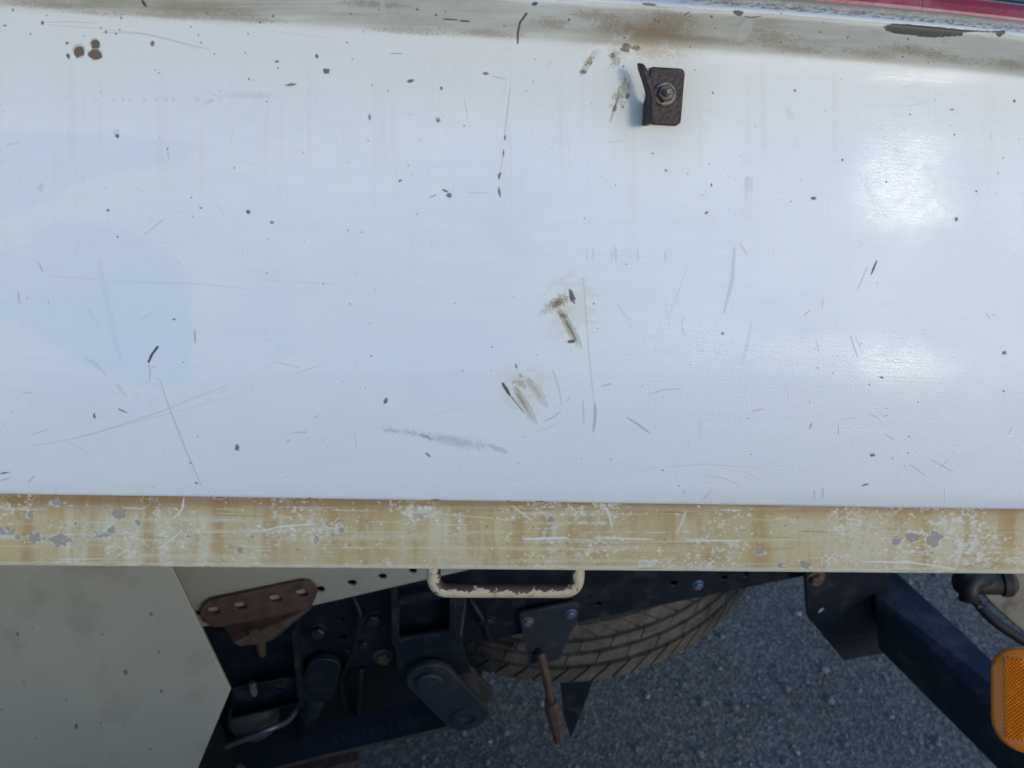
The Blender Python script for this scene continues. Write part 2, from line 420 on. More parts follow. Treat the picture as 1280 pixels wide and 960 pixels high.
# --- bluish reflections painted into the panel colour
REFL_TINT = (.585, .625, .70)
wm.poly([(-40,168),(60,165),(150,170),(225,176),(242,186),(232,200),(180,210),(130,217),(85,235),(40,262),(-40,290)], REFL_TINT, .40, 0, 5, 5)
wm.poly([(38,300),(44,286),(70,277),(130,279),(175,292),(215,316),(238,345),(242,420),(236,470),(120,462),(60,430),(20,400),(-40,395),(-40,330)], REFL_TINT, .40, 0, 7, 8)
wm.poly([(330,300),(365,330),(372,400),(350,440),(300,450),(290,380)], REFL_TINT, .14, 0, 8, 14); wm.poly([(480,430),(570,400),(640,420),(700,480),(620,520),(520,500)], REFL_TINT, .12, 0, 8, 16); wm.poly([(600,270),(640,275),(690,320),(660,330),(620,310)], REFL_TINT, .2, 0, 5, 6)
ft = (sstep(462, 472, PY) * .10)[..., None]; wm.img = wm.img * (1 - ft) + np.array((.55, .55, .53), np.float32) * ft  # greyer lower step of the reflection, painted into the colour
vs_ = (sstep(.55, .8, fbm(PX / 9., PY / 160., 91, 4)) * sstep(40, 110, PY) * sstep(420, 150, PY) * .10)[..., None]; wm.img = wm.img * (1 - vs_) + np.array((.50, .44, .32), np.float32) * vs_
# --- grimy rolled band above the crease
lx = np.arange(PH_) / PH_
Lp = [0.]
for a, b in zip(prof, prof[1:]): Lp.append(Lp[-1] + math.hypot(b[0] - a[0], b[1] - a[1]))
v_cr = Lp[4 + nface] / Lp[-1]; v_no = Lp[4 + nface + 12] / Lp[-1]; v_tp = Lp[4 + nface + 6 + 6 + 9] / Lp[-1]
vv = lx[:, None]
band = sstep(v_cr - .012, v_cr + .012, vv) * sstep(v_no + .012, v_no - .012, vv)
st = fbm(PX / 90., PY / 2.6, 11, 4); cl = fbm(PX / 120., PY / 30., 13, 4)
diag = fbm((PX + PY * 1.6) / 70., (PY - PX * .25) / 30., 19, 4)
dens = np.clip(.25 + 1.15 * (cl - .28) + (.45 + .65 * sstep(560, 300, PX)) * (st - .5) + .7 * (diag - .5) + .25 * sstep(420, 180, PX), 0, 1)
dens = dens * (1 - .5 * sstep(.45, .80, diag))
m = (band * dens * .82)[..., None]
grime = np.array((.33, .30, .225), np.float32)
wm.img = wm.img * (1 - m) + grime * m
crs = (sstep(v_cr - .004, v_cr + .006, vv) * sstep(v_cr + .036, v_cr + .008, vv) * (.25 + .5 * cl))[..., None] * .5  # grime painted denser along the crease, standing in for its shade line
wm.img = wm.img * (1 - crs) + np.array((.25, .215, .15), np.float32) * crs
# scrubbed and caked places along the band
Rl = random.Random(41)
for (x, y, rx, ry, rot, dk) in [(250,12,80,7,3,1),(215,20,60,5,3,1),(60,6,60,6,3,1),(310,24,60,5,4,1),(120,16,50,4,4,1),(390,10,40,7,6,0),(420,26,45,8,4,0),(470,6,50,5,4,1),(520,40,60,5,4,1),(560,22,50,9,5,0),(610,42,50,6,4,1),(640,14,40,7,4,0),(690,28,30,9,4,1),
        (745,20,40,8,5,1),(720,44,40,5,5,0),(770,32,34,12,4,1),(840,26,40,14,6,1),(880,50,60,6,5,1),(905,30,24,8,-20,0),(965,46,50,11,6,1),(1000,62,50,6,6,1),(1010,32,40,6,5,0),(1045,58,36,5,-30,0),(1080,66,40,7,6,1),(1090,52,26,9,-35,0),(1140,62,50,8,6,1),(1165,54,22,8,-35,0),(1190,74,50,7,7,1),(1230,60,34,11,-30,0),(1262,80,40,7,7,1)]:
    wm.smudge(x, y, rx, ry, rot, (.29, .245, .165) if dk else (.56, .545, .485), .55 if dk else .55, .47, 1.2 if rot > 0 else 2.6)
# rusty bleed above the latch bracket
rs = np.exp(-((PX - 815) / 62.) ** 2 - ((PY - 42) / 24.) ** 2) * sstep(.3, .62, fbm(PX / 14., PY / 12., 23, 4) + .12)
rs = (rs * .75)[..., None]; wm.img = wm.img * (1 - rs) + np.array((.24, .155, .07), np.float32) * rs
ha = (np.exp(-((PX - 828) / 52.) ** 2 - ((PY - 125) / 62.) ** 2) * .6)[..., None]
wm.img = wm.img * (1 - ha) + np.array((.50, .45, .34), np.float32) * ha
# --- top edge: cream strip with chipped brown primer
ts = sstep(v_tp + .002, v_tp + .012, vv)
wm.img = wm.img * (1 - ts[..., None]) + np.array((.47, .42, .28), np.float32) * ts[..., None]
chip = sstep(.52, .57, fbm(PX / 6., PY / 1.6, 31, 4)) * sstep(v_tp - .010, v_tp + .003, vv) * sstep(v_tp + .024, v_tp + .013, vv) * sstep(800, 900, PX)
wm.put(full, chip * .85, (.27, .185, .12), .3)
ck2 = sstep(.60, .63, fbm(PX / 4., PY / 2., 37, 3)) * sstep(v_tp + .0, v_tp + .006, vv) * sstep(v_tp + .040, v_tp + .026, vv)
wm.put(full, ck2 * .6, (.66, .63, .54))

DK = (.085, .072, .058); GR = (.15, .14, .13); BR = (.24, .17, .10); LG = (.41, .39, .345)
for (x, y, rx, ry) in [
    (98,64,6.5,8),(119,55,5.5,6),(118.5,67.5,9,6.5)]:
    wm.blob(x, y, rx + 1.2, ry + 1.2, col=(.45, .40, .33), a=.6, bare=0)
    wm.blob(x, y, rx, ry, col=(.135, .095, .065), rag=.42)
for t in [(83.5,54,2,2),(85,70,2.5,4,-20),(53,28.5,2.2,3),(16,12.5,1.5,2.2),(6,32,2.2,1.2),(38,42.5,1.2),(125.5,34.5,1.3),(132,40,2.1,2.3),(144.5,42,2.1,1.3),
          (190,54,2.6,3.6),(198,91,1.1),(209,186,1.2),(135,263,2,1.8),(310.5,265,2.7),(267.5,67.5,1),(306,66,1),(311,99,1.3,2),(317,100,.8),(293,210,1.1),(239,247,1.1),
          (251,260,2.2,1),(241,271,1),(147,296,1.3),(325,28,1.5),(396,70.5,2,3.2,-20),(408,89,5,4),(346,77,3.2,1.5),(347.5,85,1.3),(363,106,7.5,1.8,-5),(440,74,1.1),(333,127,1.1),
          (513,101.5,5.2,2.4,-12),(551.5,110.5,2,2.6),(607,92,4.2,1.9,8),(465,107,1),(485,114,1.1),(462,146.5,2,3.4),(547.5,150.5,2.8,3),(460,176,1.1),(580,157,1.1),(500,226,2.6,1.6,-20),
          (561,244,3.4,3.4),(631,172,1.4,4,10),(629,192,1.4,5,5),(624,220,1.9,4.5,15),(624,240,1.7,6.5,-10),(340,278,2.3,2),(435,288,1),(510,207,1),(521,268,1.1),(335,299,.8),
          (782,60,7,5.2),(794,60,5,3.2),(766,70,3,4),(779,83,1.5),(784,120,3,4),(768,136,2.6,4.2,20),(778,134,1.6),(891,116,1.4,1.6),(815.5,192,1.4),(832,213,1.7,1.4),(769,232,.9),(889,231,1.4,2.2),
          (883,266,2.2,1.5,-30),(730,273,.9),(886,205,.9),(862,59,1.1),(868,88,.9),(922,16,7.5,4.2),(1137.6,143,1.4,1),(1190,137,2.6,1),(1193,168,1.1),(1017,248,3.4,2.6),(1053,200,1.2,1.6),
          (1196,274,2.3,2.7),(1221,239,1.4),(1108,227,1.1),(994,113,1.6),(1268,126,1.7),(979,65,1),(1025,40,1.3),(1128,71,1.3),(1160,78,1.6,.8),(976,53,1.2),
          (296,560,3.2,4.8,-10),(245,604,2.4,1.4,20),(238,579,1.8,1),(118,520,1.7,3.4,-15),(229,453,1),(247,546,1.1),(482,501,2.8,3.8,15),(404,355,1.1),(437,380,1),(464,445,1.3),(615,434,1.1),
          (742,380,1.4),(747,411,1),(903,417,1.7,1.6),(828,588,1.3),(848,608,1.1),(855,616,1),(1255,441,2.9,2.8),(1102,472,2.2,1.2),(1254,489,1.4),(1090,569,3.6,2.4),(1081,606,5,1.3,-15),
          (1135,546,1.3,1),(1134,566,1.1),(1115,573,1.1),(645,458,1.6,3,-20),(650,470,2.3,3),(225,623,3,1.5),(545,626,7,2.2),(387,623,2.4,1.3),(635,627,4,1.2),(675,628,8,1.8),(1033,636,9,1.7),(1005,636,5,1.4),
          (146,170,2.6,3),(218,399,2.4,1,-20),(5,591,4,.9,-5),(60,378,.8),(33,373,.8)]:
    x, y, rx = t[:3]; ry = t[3] if len(t) > 3 else rx; rot = t[4] if len(t) > 4 else 0
    wm.blob(x, y, rx, ry, rot, DK if (x * 7 + y) % 3 > 1 else (.13, .105, .075), a=.92, soft=.65, rag=.55, k=.88 if rx > 1.5 else .8)
for (x, y, rx, ry, rot) in [(51,235,3.4,6,15),(525,175,2,2,0),(462,146,2.8,4.4,0),(145,165,4.2,3.6,0),(547,150,3.6,3.8,0)]:
    wm.blob(x, y - .5, rx, ry, rot, (.42, .40, .37), a=.35, bare=.3)
# bare patch with a tail on the rolled edge
wm.poly([(1104,33),(1117,29),(1135,30),(1165,33),(1205,37),(1240,38.5),(1256,38),(1256,42),(1248,47),(1244,44),(1244,41),(1215,40.5),(1204,41),(1202,45),(1186,46),(1165,47),(1148,46),(1143,44),(1122,42.5),(1107,38.5)], (.105, .10, .092), rag=1.1)
wm.stroke([(1118,30),(1165,34.5),(1205,39)], 1.6, (.05, .048, .045), .8)
# the long marks
S = wm.stroke
S([(177,0),(182,8)], 3.4, DK, 1, bare=1); S([(658,17),(650,28),(647,42),(647,54)], 2.4, (.10,.085,.065), 1, bare=.6, taper=False)
wm.blob(668, 5, 4.2, 2.4, -10, (.05, .10, .24)); S([(554,24),(572,25)], 2, DK, .9); S([(575,26),(587,27)], 2.4, DK, .9)
S([(478,-6),(479,23)], 6, (.56,.55,.52), .8, taper=False); S([(938,26),(931,38),(924,50)], 15, (.55,.54,.50), .75, rag=.1)
S([(803,5),(820,6.5)], 3.2, DK, .9); S([(855,19),(862,15)], 1.6, DK, .9); S([(930,20),(938,22),(952,20)], 1.5, DK, .8)
S([(726,93),(736,78),(747,63)], 9, (.36,.28,.17), .75, bristle=.6); wm.smudge(736, 78, 15, 5, -58, (.20,.145,.09), .85, .50, 1.6); wm.smudge(729, 90, 4, 3, 0, (.13,.10,.07), .9, .4, 1.5); wm.smudge(775, 118, 30, 12, -68, (.30,.24,.16), .75, .53, 1.8); wm.smudge(768, 75, 9, 12, 0, (.3,.24,.16), .7, .5, 1.6); wm.smudge(815, 64, 50, 12, 0, (.42,.33,.2), .6, .5, 2); S([(763,152),(769,130),(775,108)], 3, BR, .8, bristle=.5); S([(766,140),(774,118)], 1.4, DK, .7)
S([(772,124),(786,118)], 1.4, BR, .7); S([(785,118),(788,98)], 1.2, LG, .6); S([(690,75),(684,86)], 1, LG, .6)
S([(57,28),(90,27),(120,29)], 1, LG, .7); S([(125,40),(180,42),(235,55),(262,62)], 1.1, LG, .75); S([(60,31),(130,36),(200,44)], 1, LG, .45); S([(170,40),(215,50),(250,62)], 1, LG, .5)
S([(258,110),(268,118),(276,124)], 1, LG, .3); wm.smudge(310, 119, 46, 6, 2, (.52,.51,.47), .5, .5, 1.2); wm.smudge(262, 127, 10, 3, -20, (.46,.45,.42), .5, .48, 1.2); S([(300,24),(330,38),(420,48)], .8, LG, .3)
for x in (120, 142, 153, 162, 180, 194, 207, 216, 246): wm.smudge(x, 124, 4, 3, 40, (.46,.45,.42), .4, .48, 1.2)
S([(488,67),(503,67)], 1, DK, .8); S([(553,237),(560,240)], 2.6, DK, .9); S([(537,247),(545,243)], 1.4, BR, .8); S([(615,95),(632,99)], 1.2, LG, .8)
S([(638,108),(634,140),(630,172)], 1.3, LG, .75); S([(629,196),(625,215)], 1, LG, .6); S([(580,122),(585,150)], 1.1, LG, .55); S([(583,241),(612,241)], 1, LG, .5); S([(633,100),(630,120)], 1, LG, .4)
S([(180,294),(205,274)], 1.2, LG, .6); S([(208,187),(212,200)], 1, LG, .6); S([(8,181),(25,178)], 1.2, LG, .6); S([(272,254),(280,270)], 1, LG, .4)
for x, h in ((741,12),(764,8),(768,14),(770,10),(797,9),(831,7),(733,8)): S([(x, 320 - h), (x + 1, 327)], 1.2, LG, .5)
S([(738,318),(835,322)], .9, LG, .15)
S([(936,225),(935,250),(934,268)], 10, (.45,.43,.38), .5, bristle=.7, taper=False)
S([(918,310),(915,350),(905,390)], 5, (.46,.47,.48), .55); S([(940,400),(935,425),(928,455)], 4, (.5,.5,.5), .4); S([(925,305),(934,318)], 2.4, (.5,.48,.40), .6)
S([(855,395),(852,408),(856,420)], 2.5, (.5,.5,.5), .5); S([(1062,200),(1110,275)], 2, (.5,.5,.52), .3); S([(1085,240),(1105,280)], 1.6, (.5,.5,.52), .4)
S([(197,434),(190,443),(186,452)], 3, (.085,.07,.055), 1, bare=1, taper=False); S([(186,453),(188,465),(187,476)], 1.8, LG, .7); S([(189,458),(196,459)], 1.2, LG, .6)
S([(200,474),(212,510),(232,562),(252,608)], 2.4, (.46,.435,.38), .6); S([(40,557),(80,551),(120,541),(200,515),(284,481)], 1.3, LG, .5); S([(95,547),(180,525),(295,494)], 1, LG, .35); S([(85,551),(110,566)], 1.2, LG, .4)
S([(48,328),(53,340)], 1.6, LG, .8); S([(22,365),(24,380)], 2, LG, .8); S([(244,412),(244,429)], 2.6, (.38,.36,.32), .8); S([(148,511),(159,516)], 2, DK, .75); S([(28,491),(40,491)], 1.4, LG, .6)
S([(36,603),(43,594)], 1.6, LG, .8); S([(40,543),(60,537)], 1.4, LG, .55); S([(0,593),(13,590)], 1.4, DK, .6); S([(0,601),(13,597)], 2, LG, .5); S([(105,447),(120,455),(134,470)], 4, (.52,.50,.47), .5); S([(146,480),(158,496)], 6, (.54,.53,.51), .5)
S([(123,325),(137,390),(150,450)], 8, (.56,.57,.60), .4); S([(108,382),(125,410)], 2, (.5,.5,.5), .4); S([(130,352),(240,354),(320,362)], .9, LG, .4); S([(175,400),(192,390)], 1, LG, .4); S([(60,345),(125,350)], .9, LG, .35)
S([(345,452),(375,460)], 1.2, LG, .5); S([(360,470),(405,455)], 1.5, (.5,.5,.5), .5); S([(380,430),(300,480)], .8, LG, .25); S([(520,525),(590,506)], .8, LG, .3); S([(430,355),(320,350)], .8, LG, .3)
wm.smudge(560, 549, 62, 8, 11, (.46,.44,.41), .55, .53, 1.2); wm.smudge(575, 553, 42, 9, 8, (.42,.41,.39), .55, .52, .9); wm.smudge(500, 539, 26, 5, 8, (.44,.40,.34), .6, .50); wm.smudge(533, 546, 9, 3.4, 25, (.27,.25,.22), .7, .46); wm.smudge(622, 561, 16, 4, 20, (.42,.40,.36), .6, .5); S([(532,566),(538,571)], 2.2, DK, .85); S([(443,540),(446,560)], 1.2, LG, .5)
S([(365,541),(385,540)], 1.4, LG, .6); S([(358,552),(363,550)], 1.8, LG, .6); S([(392,523),(398,519)], 2, LG, .6)
wm.smudge(712, 385, 34, 44, 0, (.62,.57,.46), .5, .42, 6); S([(701,390),(709,404),(725,434)], 12, (.30,.205,.10), .9, bristle=.6, bare=.2); S([(704,394),(711,408),(722,430)], 5, (.17,.115,.06), .95, bristle=.55); S([(708,402),(720,426)], 1.6, (.08,.06,.045), .85); wm.smudge(703, 392, 7, 5, 30, (.20,.14,.08), .9, .42, 1.4); wm.blob(714, 427, 4.5, 2.1, -10, DK)
wm.blob(714.5, 371, 3.4, 8.6, -17, (.11,.10,.092)); wm.smudge(698, 378, 17, 8, -25, (.30,.22,.12), .85, .44, 1.5); wm.smudge(697, 379, 10, 6, -25, (.15,.11,.07), .9, .52, 1.2); wm.smudge(684, 388, 11, 3.5, -22, (.46,.44,.38), .7, .4, 2); wm.smudge(708, 388, 12, 5, 0, (.58,.54,.44), .7, .4, 2)
wm.smudge(655, 485, 34, 34, 0, (.62,.57,.46), .5, .42, 6); S([(644,486),(654,503),(669,529)], 11, (.36,.26,.14), .85, bristle=.6, bare=.2); S([(647,492),(657,509),(666,524)], 3.6, (.14,.10,.06), .9, bristle=.5); S([(661,475),(670,488),(684,509)], 11, (.40,.33,.21), .8, bristle=.6); S([(668,484),(676,498)], 3, (.28,.22,.14), .7, bristle=.5); wm.smudge(652, 480, 14, 6, 20, (.40,.33,.22), .8, .48, 1.6); S([(628,479),(637,494)], 4.4, (.06,.052,.042), .95, bare=1); S([(632,487),(655,516)], 1.6, (.08,.07,.05), .8); S([(648,470),(662,482)], 10, (.56,.52,.42), .5, bristle=.4)
S([(691,462),(699,486),(702,506)], 2, (.42,.41,.38), .55); S([(680,527),(692,522),(701,514)], 2, LG, .65); S([(708,502),(713,496)], 2, LG, .5)
S([(729,347),(733,400),(738,460),(744,515)], 1.3, (.43,.42,.40), .65); S([(744,505),(744,522),(742,540)], 4, (.40,.39,.35), .8); S([(729,500),(730,530)], 1.6, LG, .6)
S([(784,522),(798,531),(813,542)], 3, (.42,.41,.36), .8); S([(812,493),(830,487),(852,486)], 2.4, (.5,.49,.46), .6); S([(752,483),(765,480)], 2.4, LG, .55); S([(773,380),(782,396),(790,400)], 1.6, LG, .35); S([(860,330),(838,395)], 1, LG, .35)
S([(940,514),(955,511)], 1.8, LG, .6); S([(876,523),(875,545)], 6, (.55,.54,.5), .35); S([(795,587),(880,580),(950,586)], 1, LG, .35); S([(880,594),(905,598),(925,607)], 1.2, LG, .5); S([(928,588),(950,600)], 1.2, LG, .45); S([(876,626),(892,612)], 1.4, LG, .6); S([(665,543),(700,528)], 1, LG, .4)
S([(1096,326),(1089,343)], 2.4, (.06,.055,.05), .95, bare=.7); S([(1085,332),(1072,362)], 2, LG, .6); S([(1063,420),(1072,447)], 2.2, LG, .8); S([(1069,420),(1078,440)], 3, (.5,.5,.5), .45); S([(1005,394),(1012,388)], 2, LG, .7); S([(1029,372),(1027,388)], 1.4, LG, .5); S([(1020,425),(1024,440)], 1.6, LG, .5)
S([(1136,580),(1155,593)], 1.6, LG, .7); S([(1162,574),(1192,590)], 1.6, LG, .6); S([(1174,585),(1185,574)], 1.4, LG, .5); S([(1105,542),(1118,550)], 1.8, LG, .5); S([(1018,612),(1018,624)], 2.4, LG, .5); S([(1029,610),(1028,622)], 2.2, (.4,.35,.34), .65); S([(1015,529),(1012,536)], 1.6, DK, .7); S([(1048,530),(1048,545)], 1.6, LG, .6); S([(1048,524),(1070,522)], 1.2, LG, .5); S([(1258,545),(1266,532)], 1.5, LG, .5); S([(1086,517),(1100,524)], 1.6, LG, .5); S([(1104,520),(1110,519)], 2, LG, .6); S([(1180,610),(1180,628)], 1.6, LG, .45); S([(1013,499),(1012,505)], 1.4, LG, .6)
S([(1066,316),(1080,300),(1105,296),(1112,303)], 1, LG, .3); S([(985,135),(990,150)], 7, (.5,.46,.34), .3); S([(1232,391),(1238,400)], 1, DK, .5); S([(1240,392),(1245,396)], 1, DK, .4)
# small random nicks and hair scratches
R = random.Random(5)
for k in range(300):
    x, y = R.uniform(-20, 1300), R.uniform(60, 630); s = R.choice((.45, .5, .55, .6, .8))
    wm.blob(x, y, s * R.uniform(.8, 1.4), s, R.uniform(0, 180), R.choice((DK, GR, LG, LG, BR)), a=R.uniform(.4, .9), soft=.6)
for k in range(24):
    x, y = R.uniform(0, 1280), R.uniform(100, 625); a = R.choice((R.uniform(-.25, .25), R.uniform(1.0, 2.0))); l = R.uniform(5, 34)
    S([(x, y), (x + l * math.cos(a), y + l * math.sin(a) + 1)], R.uniform(.7, 1.3), LG, R.uniform(.12, .4))
for k in range(60):
    x, y = R.uniform(1010, 1260), R.uniform(30, 84)
    S([(x, y), (x + R.uniform(-16, 16), y + R.uniform(4, 9))], R.uniform(3, 9), R.choice(((.56,.55,.50),(.34,.31,.24))), R.uniform(.1, .3), bristle=.4) if k < 24 else wm.blob(R.uniform(0, 1280), R.uniform(10, 60), R.uniform(.7, 1.6), None, 0, R.choice((DK, BR)), a=.8)
gx, gy = PX[::5, ::5], PY[::5, ::5]; gl = np.zeros_like(gx)
for (x, y, rx, ry, a) in [(1128, 225, 52, 62, 1.), (1138, 262, 62, 26, .8), (1124, 458, 74, 24, 1.), (1010, 440, 120, 22, .5), (215, 488, 90, 20, .8), (60, 488, 70, 16, .4), (860, 430, 90, 34, .6), (1135, 100, 70, 9, .7), (890, 200, 50, 60, .35), (640, 300, 60, 50, .2)]:
    d = np.sqrt(((gx - x) / rx) ** 2 + ((gy - y) / ry) ** 2) + (fbm(gx / 26., gy / 18., 97, 4) - .5) * .8
    gl = np.maximum(gl, a * sstep(1.7, .0, d))
gl = np.clip(gl * (.3 + 1.4 * fbm(gx / 7., gy / 6., 99, 3)), 0, 1)
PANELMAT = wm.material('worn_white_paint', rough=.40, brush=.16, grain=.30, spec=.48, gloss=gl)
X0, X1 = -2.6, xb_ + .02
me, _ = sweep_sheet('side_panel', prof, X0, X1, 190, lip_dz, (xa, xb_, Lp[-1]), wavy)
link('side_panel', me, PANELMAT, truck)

# ---------------------------------------------------------------- cream lower rail
zr0 = on_body(640, 715.5, .004)[1]; zr1 = z_bot + .004
rp = [(.05, zr0 + .0005), (.012, zr0), (.0085, zr0 + .0006), (.006, zr0 + .0018), (.0046, zr0 + .0036), (.004, zr0 + .006)]
for k in range(1, 9): rp.append((.004, zr0 + .006 + (zr1 - zr0 - .006) * k / 8))
RWD, RHT = 2900, 330
RX, RY = texel_pixels(rp, xa, xb_, RWD, RHT)
rm = WearMap(RWD, RHT, RX, RY, (.50, .385, .195))
tt = (RY - (625 + .0125 * RX * .6)) / 85.                       # 0 at the top edge .. 1 at the bottom edge
fx = fbm(RX / 46., RY / 420., 41, 4); fy = fbm(RX / 240., RY / 5., 43, 4); fz = fbm(RX / 17., RY / 120., 47, 4); fw = fbm(RX / 5., RY / 4., 53, 4)
pale = np.array((.60, .535, .38), np.float32); tan = np.array((.38, .225, .075), np.float32); olive = np.array((.455, .36, .19), np.float32)
def mixin(m, c): 
    global rm
    rm.img = rm.img * (1 - m[..., None]) + np.array(c, np.float32) * m[..., None]
mixin(sstep(.35, .75, fbm(RX / 150., RY / 90., 59, 3)) * .7, olive)
mixin(sstep(.38, .72, fx) * .8 * (1 - .5 * sstep(.3, .0, tt)), pale)
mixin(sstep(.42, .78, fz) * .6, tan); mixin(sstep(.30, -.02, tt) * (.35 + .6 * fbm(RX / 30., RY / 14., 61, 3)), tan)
mixin(sstep(.52, .70, fy) * .45, (.58, .53, .38)); mixin(sstep(.55, .68, fw) * .18, (.3, .22, .11))
mixin(sstep(.13, -.02, tt) * (.35 + .5 * fz), (.24, .14, .055)); fl = fbm(RX / 9., RY / 6., 67, 5); cl2 = fbm(RX / 75., RY / 40., 71, 3)  # brown edge line and the panel's shadow painted together along the rail top
mixin(sstep(.59, .66, fl) * sstep(.50, .70, cl2) * .5, (.66, .655, .62)); mixin(sstep(.62, .67, fbm(RX / 4., RY / 3.2, 73, 4)) * sstep(.44, .62, cl2) * .6, (.72, .69, .58))
mixin(sstep(.88, .95, tt) * .75, (.66, .62, .48)); mixin(sstep(.62, .66, fbm(RX / 20., RY / 2.5, 79, 4)) * sstep(.8, .92, tt) * .7, (.45, .40, .30))  # pale highlight painted along the rounded bottom edge, then darker flecks
LIL = (.31, .265, .235); LW = (.62, .63, .68)
S = rm.stroke; B = rm.blob
for (x, y, rx, ry) in [(37,642,4,5.4),(148,642,9,6.5),(75,676,12,8),(45,673,9,6.5),(6,665,9,6),(21,671,4,4),(128,668,12,4),(139,663,6,5),(1120,676,6,5),(1139,671,8,6),(1167,674,9.5,10),(300,688,4,4),(424,651,4,2.4),(426,663,5,4),(395,676,4,5),
                       (688,650,4,5),(172,653,3.4,5),(94,655,2,3),(235,671,2.4,1.8),(1006,707,7,5),(976,707,5,3.4),(1206,640,3,3),(950,690,6,3),(565,695,5,3),(70,628,8,5)]:
    B(x, y, rx + 1, ry + 1, 0, (.62, .58, .46), a=.6, bare=0, rag=.9); B(x + .3, y, rx * .95, ry * .9, 0, LIL, a=.9, rag=.75)
for (x, y, rx, ry) in [(3,664,8,5),(112,669,9,3.4),(150,666,14,3),(168,665,10,2.4),(303,665,12,5),(325,662,9,4),(350,664,12,4),(512,652,9,7),(403,672,8,8),(405,690,7,6),(637,649,6,5),(632,671,6,5),(685,663,8,8),(684,676,20,3),(765,671,8,3),(897,690,8,6),(1058,668,7,9),(1065,655,9,7),(1225,662,9,8),(1210,655,18,4),(1218,683,6,4),(900,650,8,5),(920,640,7,4),(815,694,10,4),(830,690,8,4),(540,638,22,4),(575,650,8,8),(480,705,5,3),(1060,640,10,6),(985,650,9,4),(1215,706,8,4)]:
    rm.flakes(x, y, rx * 1.5, ry * 1.4, (LW, (.64, .63, .58), (.60, .57, .47)) if x < 600 else ((.66, .65, .61), (.62, .59, .49)), int(6 + rx * ry * .16), .62)
WS = (.66, .64, .54)
S([(230,622),(228,636),(217,648)], 2.2, WS, .9); S([(228,663),(214,674),(199,686)], 1.8, WS, .85); S([(328,664),(350,658),(395,655)], 2, WS, .9); S([(655,674),(710,672)], 3, (.68,.68,.67), .85); S([(742,672),(780,673),(816,674)], 2, WS, .9); S([(858,675),(926,676)], 1.8, WS, .95); S([(1080,702),(1140,703),(1165,707),(1195,711)], 2.2, (.68,.65,.53), .9); S([(1195,709),(1200,690),(1198,672)], 3, (.6,.59,.5), .8)
S([(755,631),(762,645),(765,658)], 3, WS, .8); S([(858,638),(846,668)], 3, WS, .6); S([(640,632),(664,650)], 2.4, WS, .7); S([(540,641),(580,645),(640,650)], 1.6, WS, .5); S([(700,655),(690,668)], 4, (.55,.5,.48), .6)
R = random.Random(9)
for k in range(150):
    x, y = R.uniform(-20, 1290), R.uniform(632, 700); l = R.choice((R.uniform(2, 8), R.uniform(8, 60)))
    S([(x, y), (x + l, y + R.uniform(-1.4, 1.4))], R.uniform(.7, 1.5), R.choice((WS, WS, (.26,.19,.10))), R.uniform(.3, .8))
for k in range(260):
    x, y = R.gauss(R.choice((60, 300, 450, 620, 700, 830, 920, 1060, 1210)), 45), R.uniform(628, 708)
    B(x, y, R.uniform(.7, 2.0), R.uniform(.6, 1.4), R.uniform(-40, 40), R.choice((WS, (.7,.69,.64), WS, (.22,.16,.09))), a=R.uniform(.4, .9), bare=0, rag=.6)
RAILMAT = rm.material('yellowed_cream_paint', rough=.55, spec=.35, brush=.25, grain=.35)
me, Lr = sweep_sheet('side_rail', rp, X0, X1, 80, None, (xa, xb_, 1.))
A = me.uv_layers['sheet']; M_ = me.uv_layers['metres']
for lp in me.loops:
    u, v = A.data[lp.index].uv; A.data[lp.index].uv = (u, M_.data[lp.index].uv[1] / Lr[-1])
link('side_rail', me, RAILMAT, truck, label='yellowed cream rail with worn paint below the white panel')

# ---------------------------------------------------------------- rope handle under the rail
def bpt(px, py, yb):
    x, z = on_body(px, py, yb); return body(x, yb, z)
hy = .018
pts = fillet([bpt(542, 690, hy), bpt(542, 738, hy), bpt(722, 738.5, hy), bpt(722, 690, hy)], .0145, 10)
dense = []
for a, b in zip(pts, pts[1:]):
    n = max(1, int((b - a).length / .003))
    dense += [a + (b - a) * k / n for k in range(n)]
dense.append(pts[-1])
HAND = material('chipped_cream_handle', (.50, .40, .26), .55, spots=((.33, .21, .11), .50, .74, 75), noise_scale=60, vary=.15, bump=.3, bump_scale=400)
nt = HAND.node_tree; N = nt.nodes; L = nt.links; b = N['Principled BSDF']
src = b.inputs['Base Color'].links[0].from_socket
tc = N.new('ShaderNodeTexCoord'); no = N.new('ShaderNodeTexNoise'); no.inputs['Scale'].default_value = 135; no.inputs['Detail'].default_value = 7; no.inputs['Roughness'].default_value = .62
L.new(tc.outputs['Object'], no.inputs[0])
at = N.new('ShaderNodeAttribute'); at.attribute_name = 'worn'
ad = N.new('ShaderNodeMath'); ad.operation = 'ADD'; L.new(no.outputs['Fac'], ad.inputs[0]); L.new(at.outputs['Fac'], ad.inputs[1])
mr = N.new('ShaderNodeMapRange'); mr.inputs[1].default_value = .615; mr.inputs[2].default_value = .67; L.new(ad.outputs[0], mr.inputs[0])
mx = N.new('ShaderNodeMix'); mx.data_type = 'RGBA'; L.new(mr.outputs[0], mx.inputs[0]); L.new(src, mx.inputs[6]); mx.inputs[7].default_value = (.055, .032, .022, 1); L.new(mx.outputs[2], b.inputs['Base Color'])
me = tube('rope_handle', dense, .0064, 16)
ins = sum(dense, Vector()) / len(dense) + BZ * .02
att = me.attributes.new('worn', 'FLOAT', 'POINT')
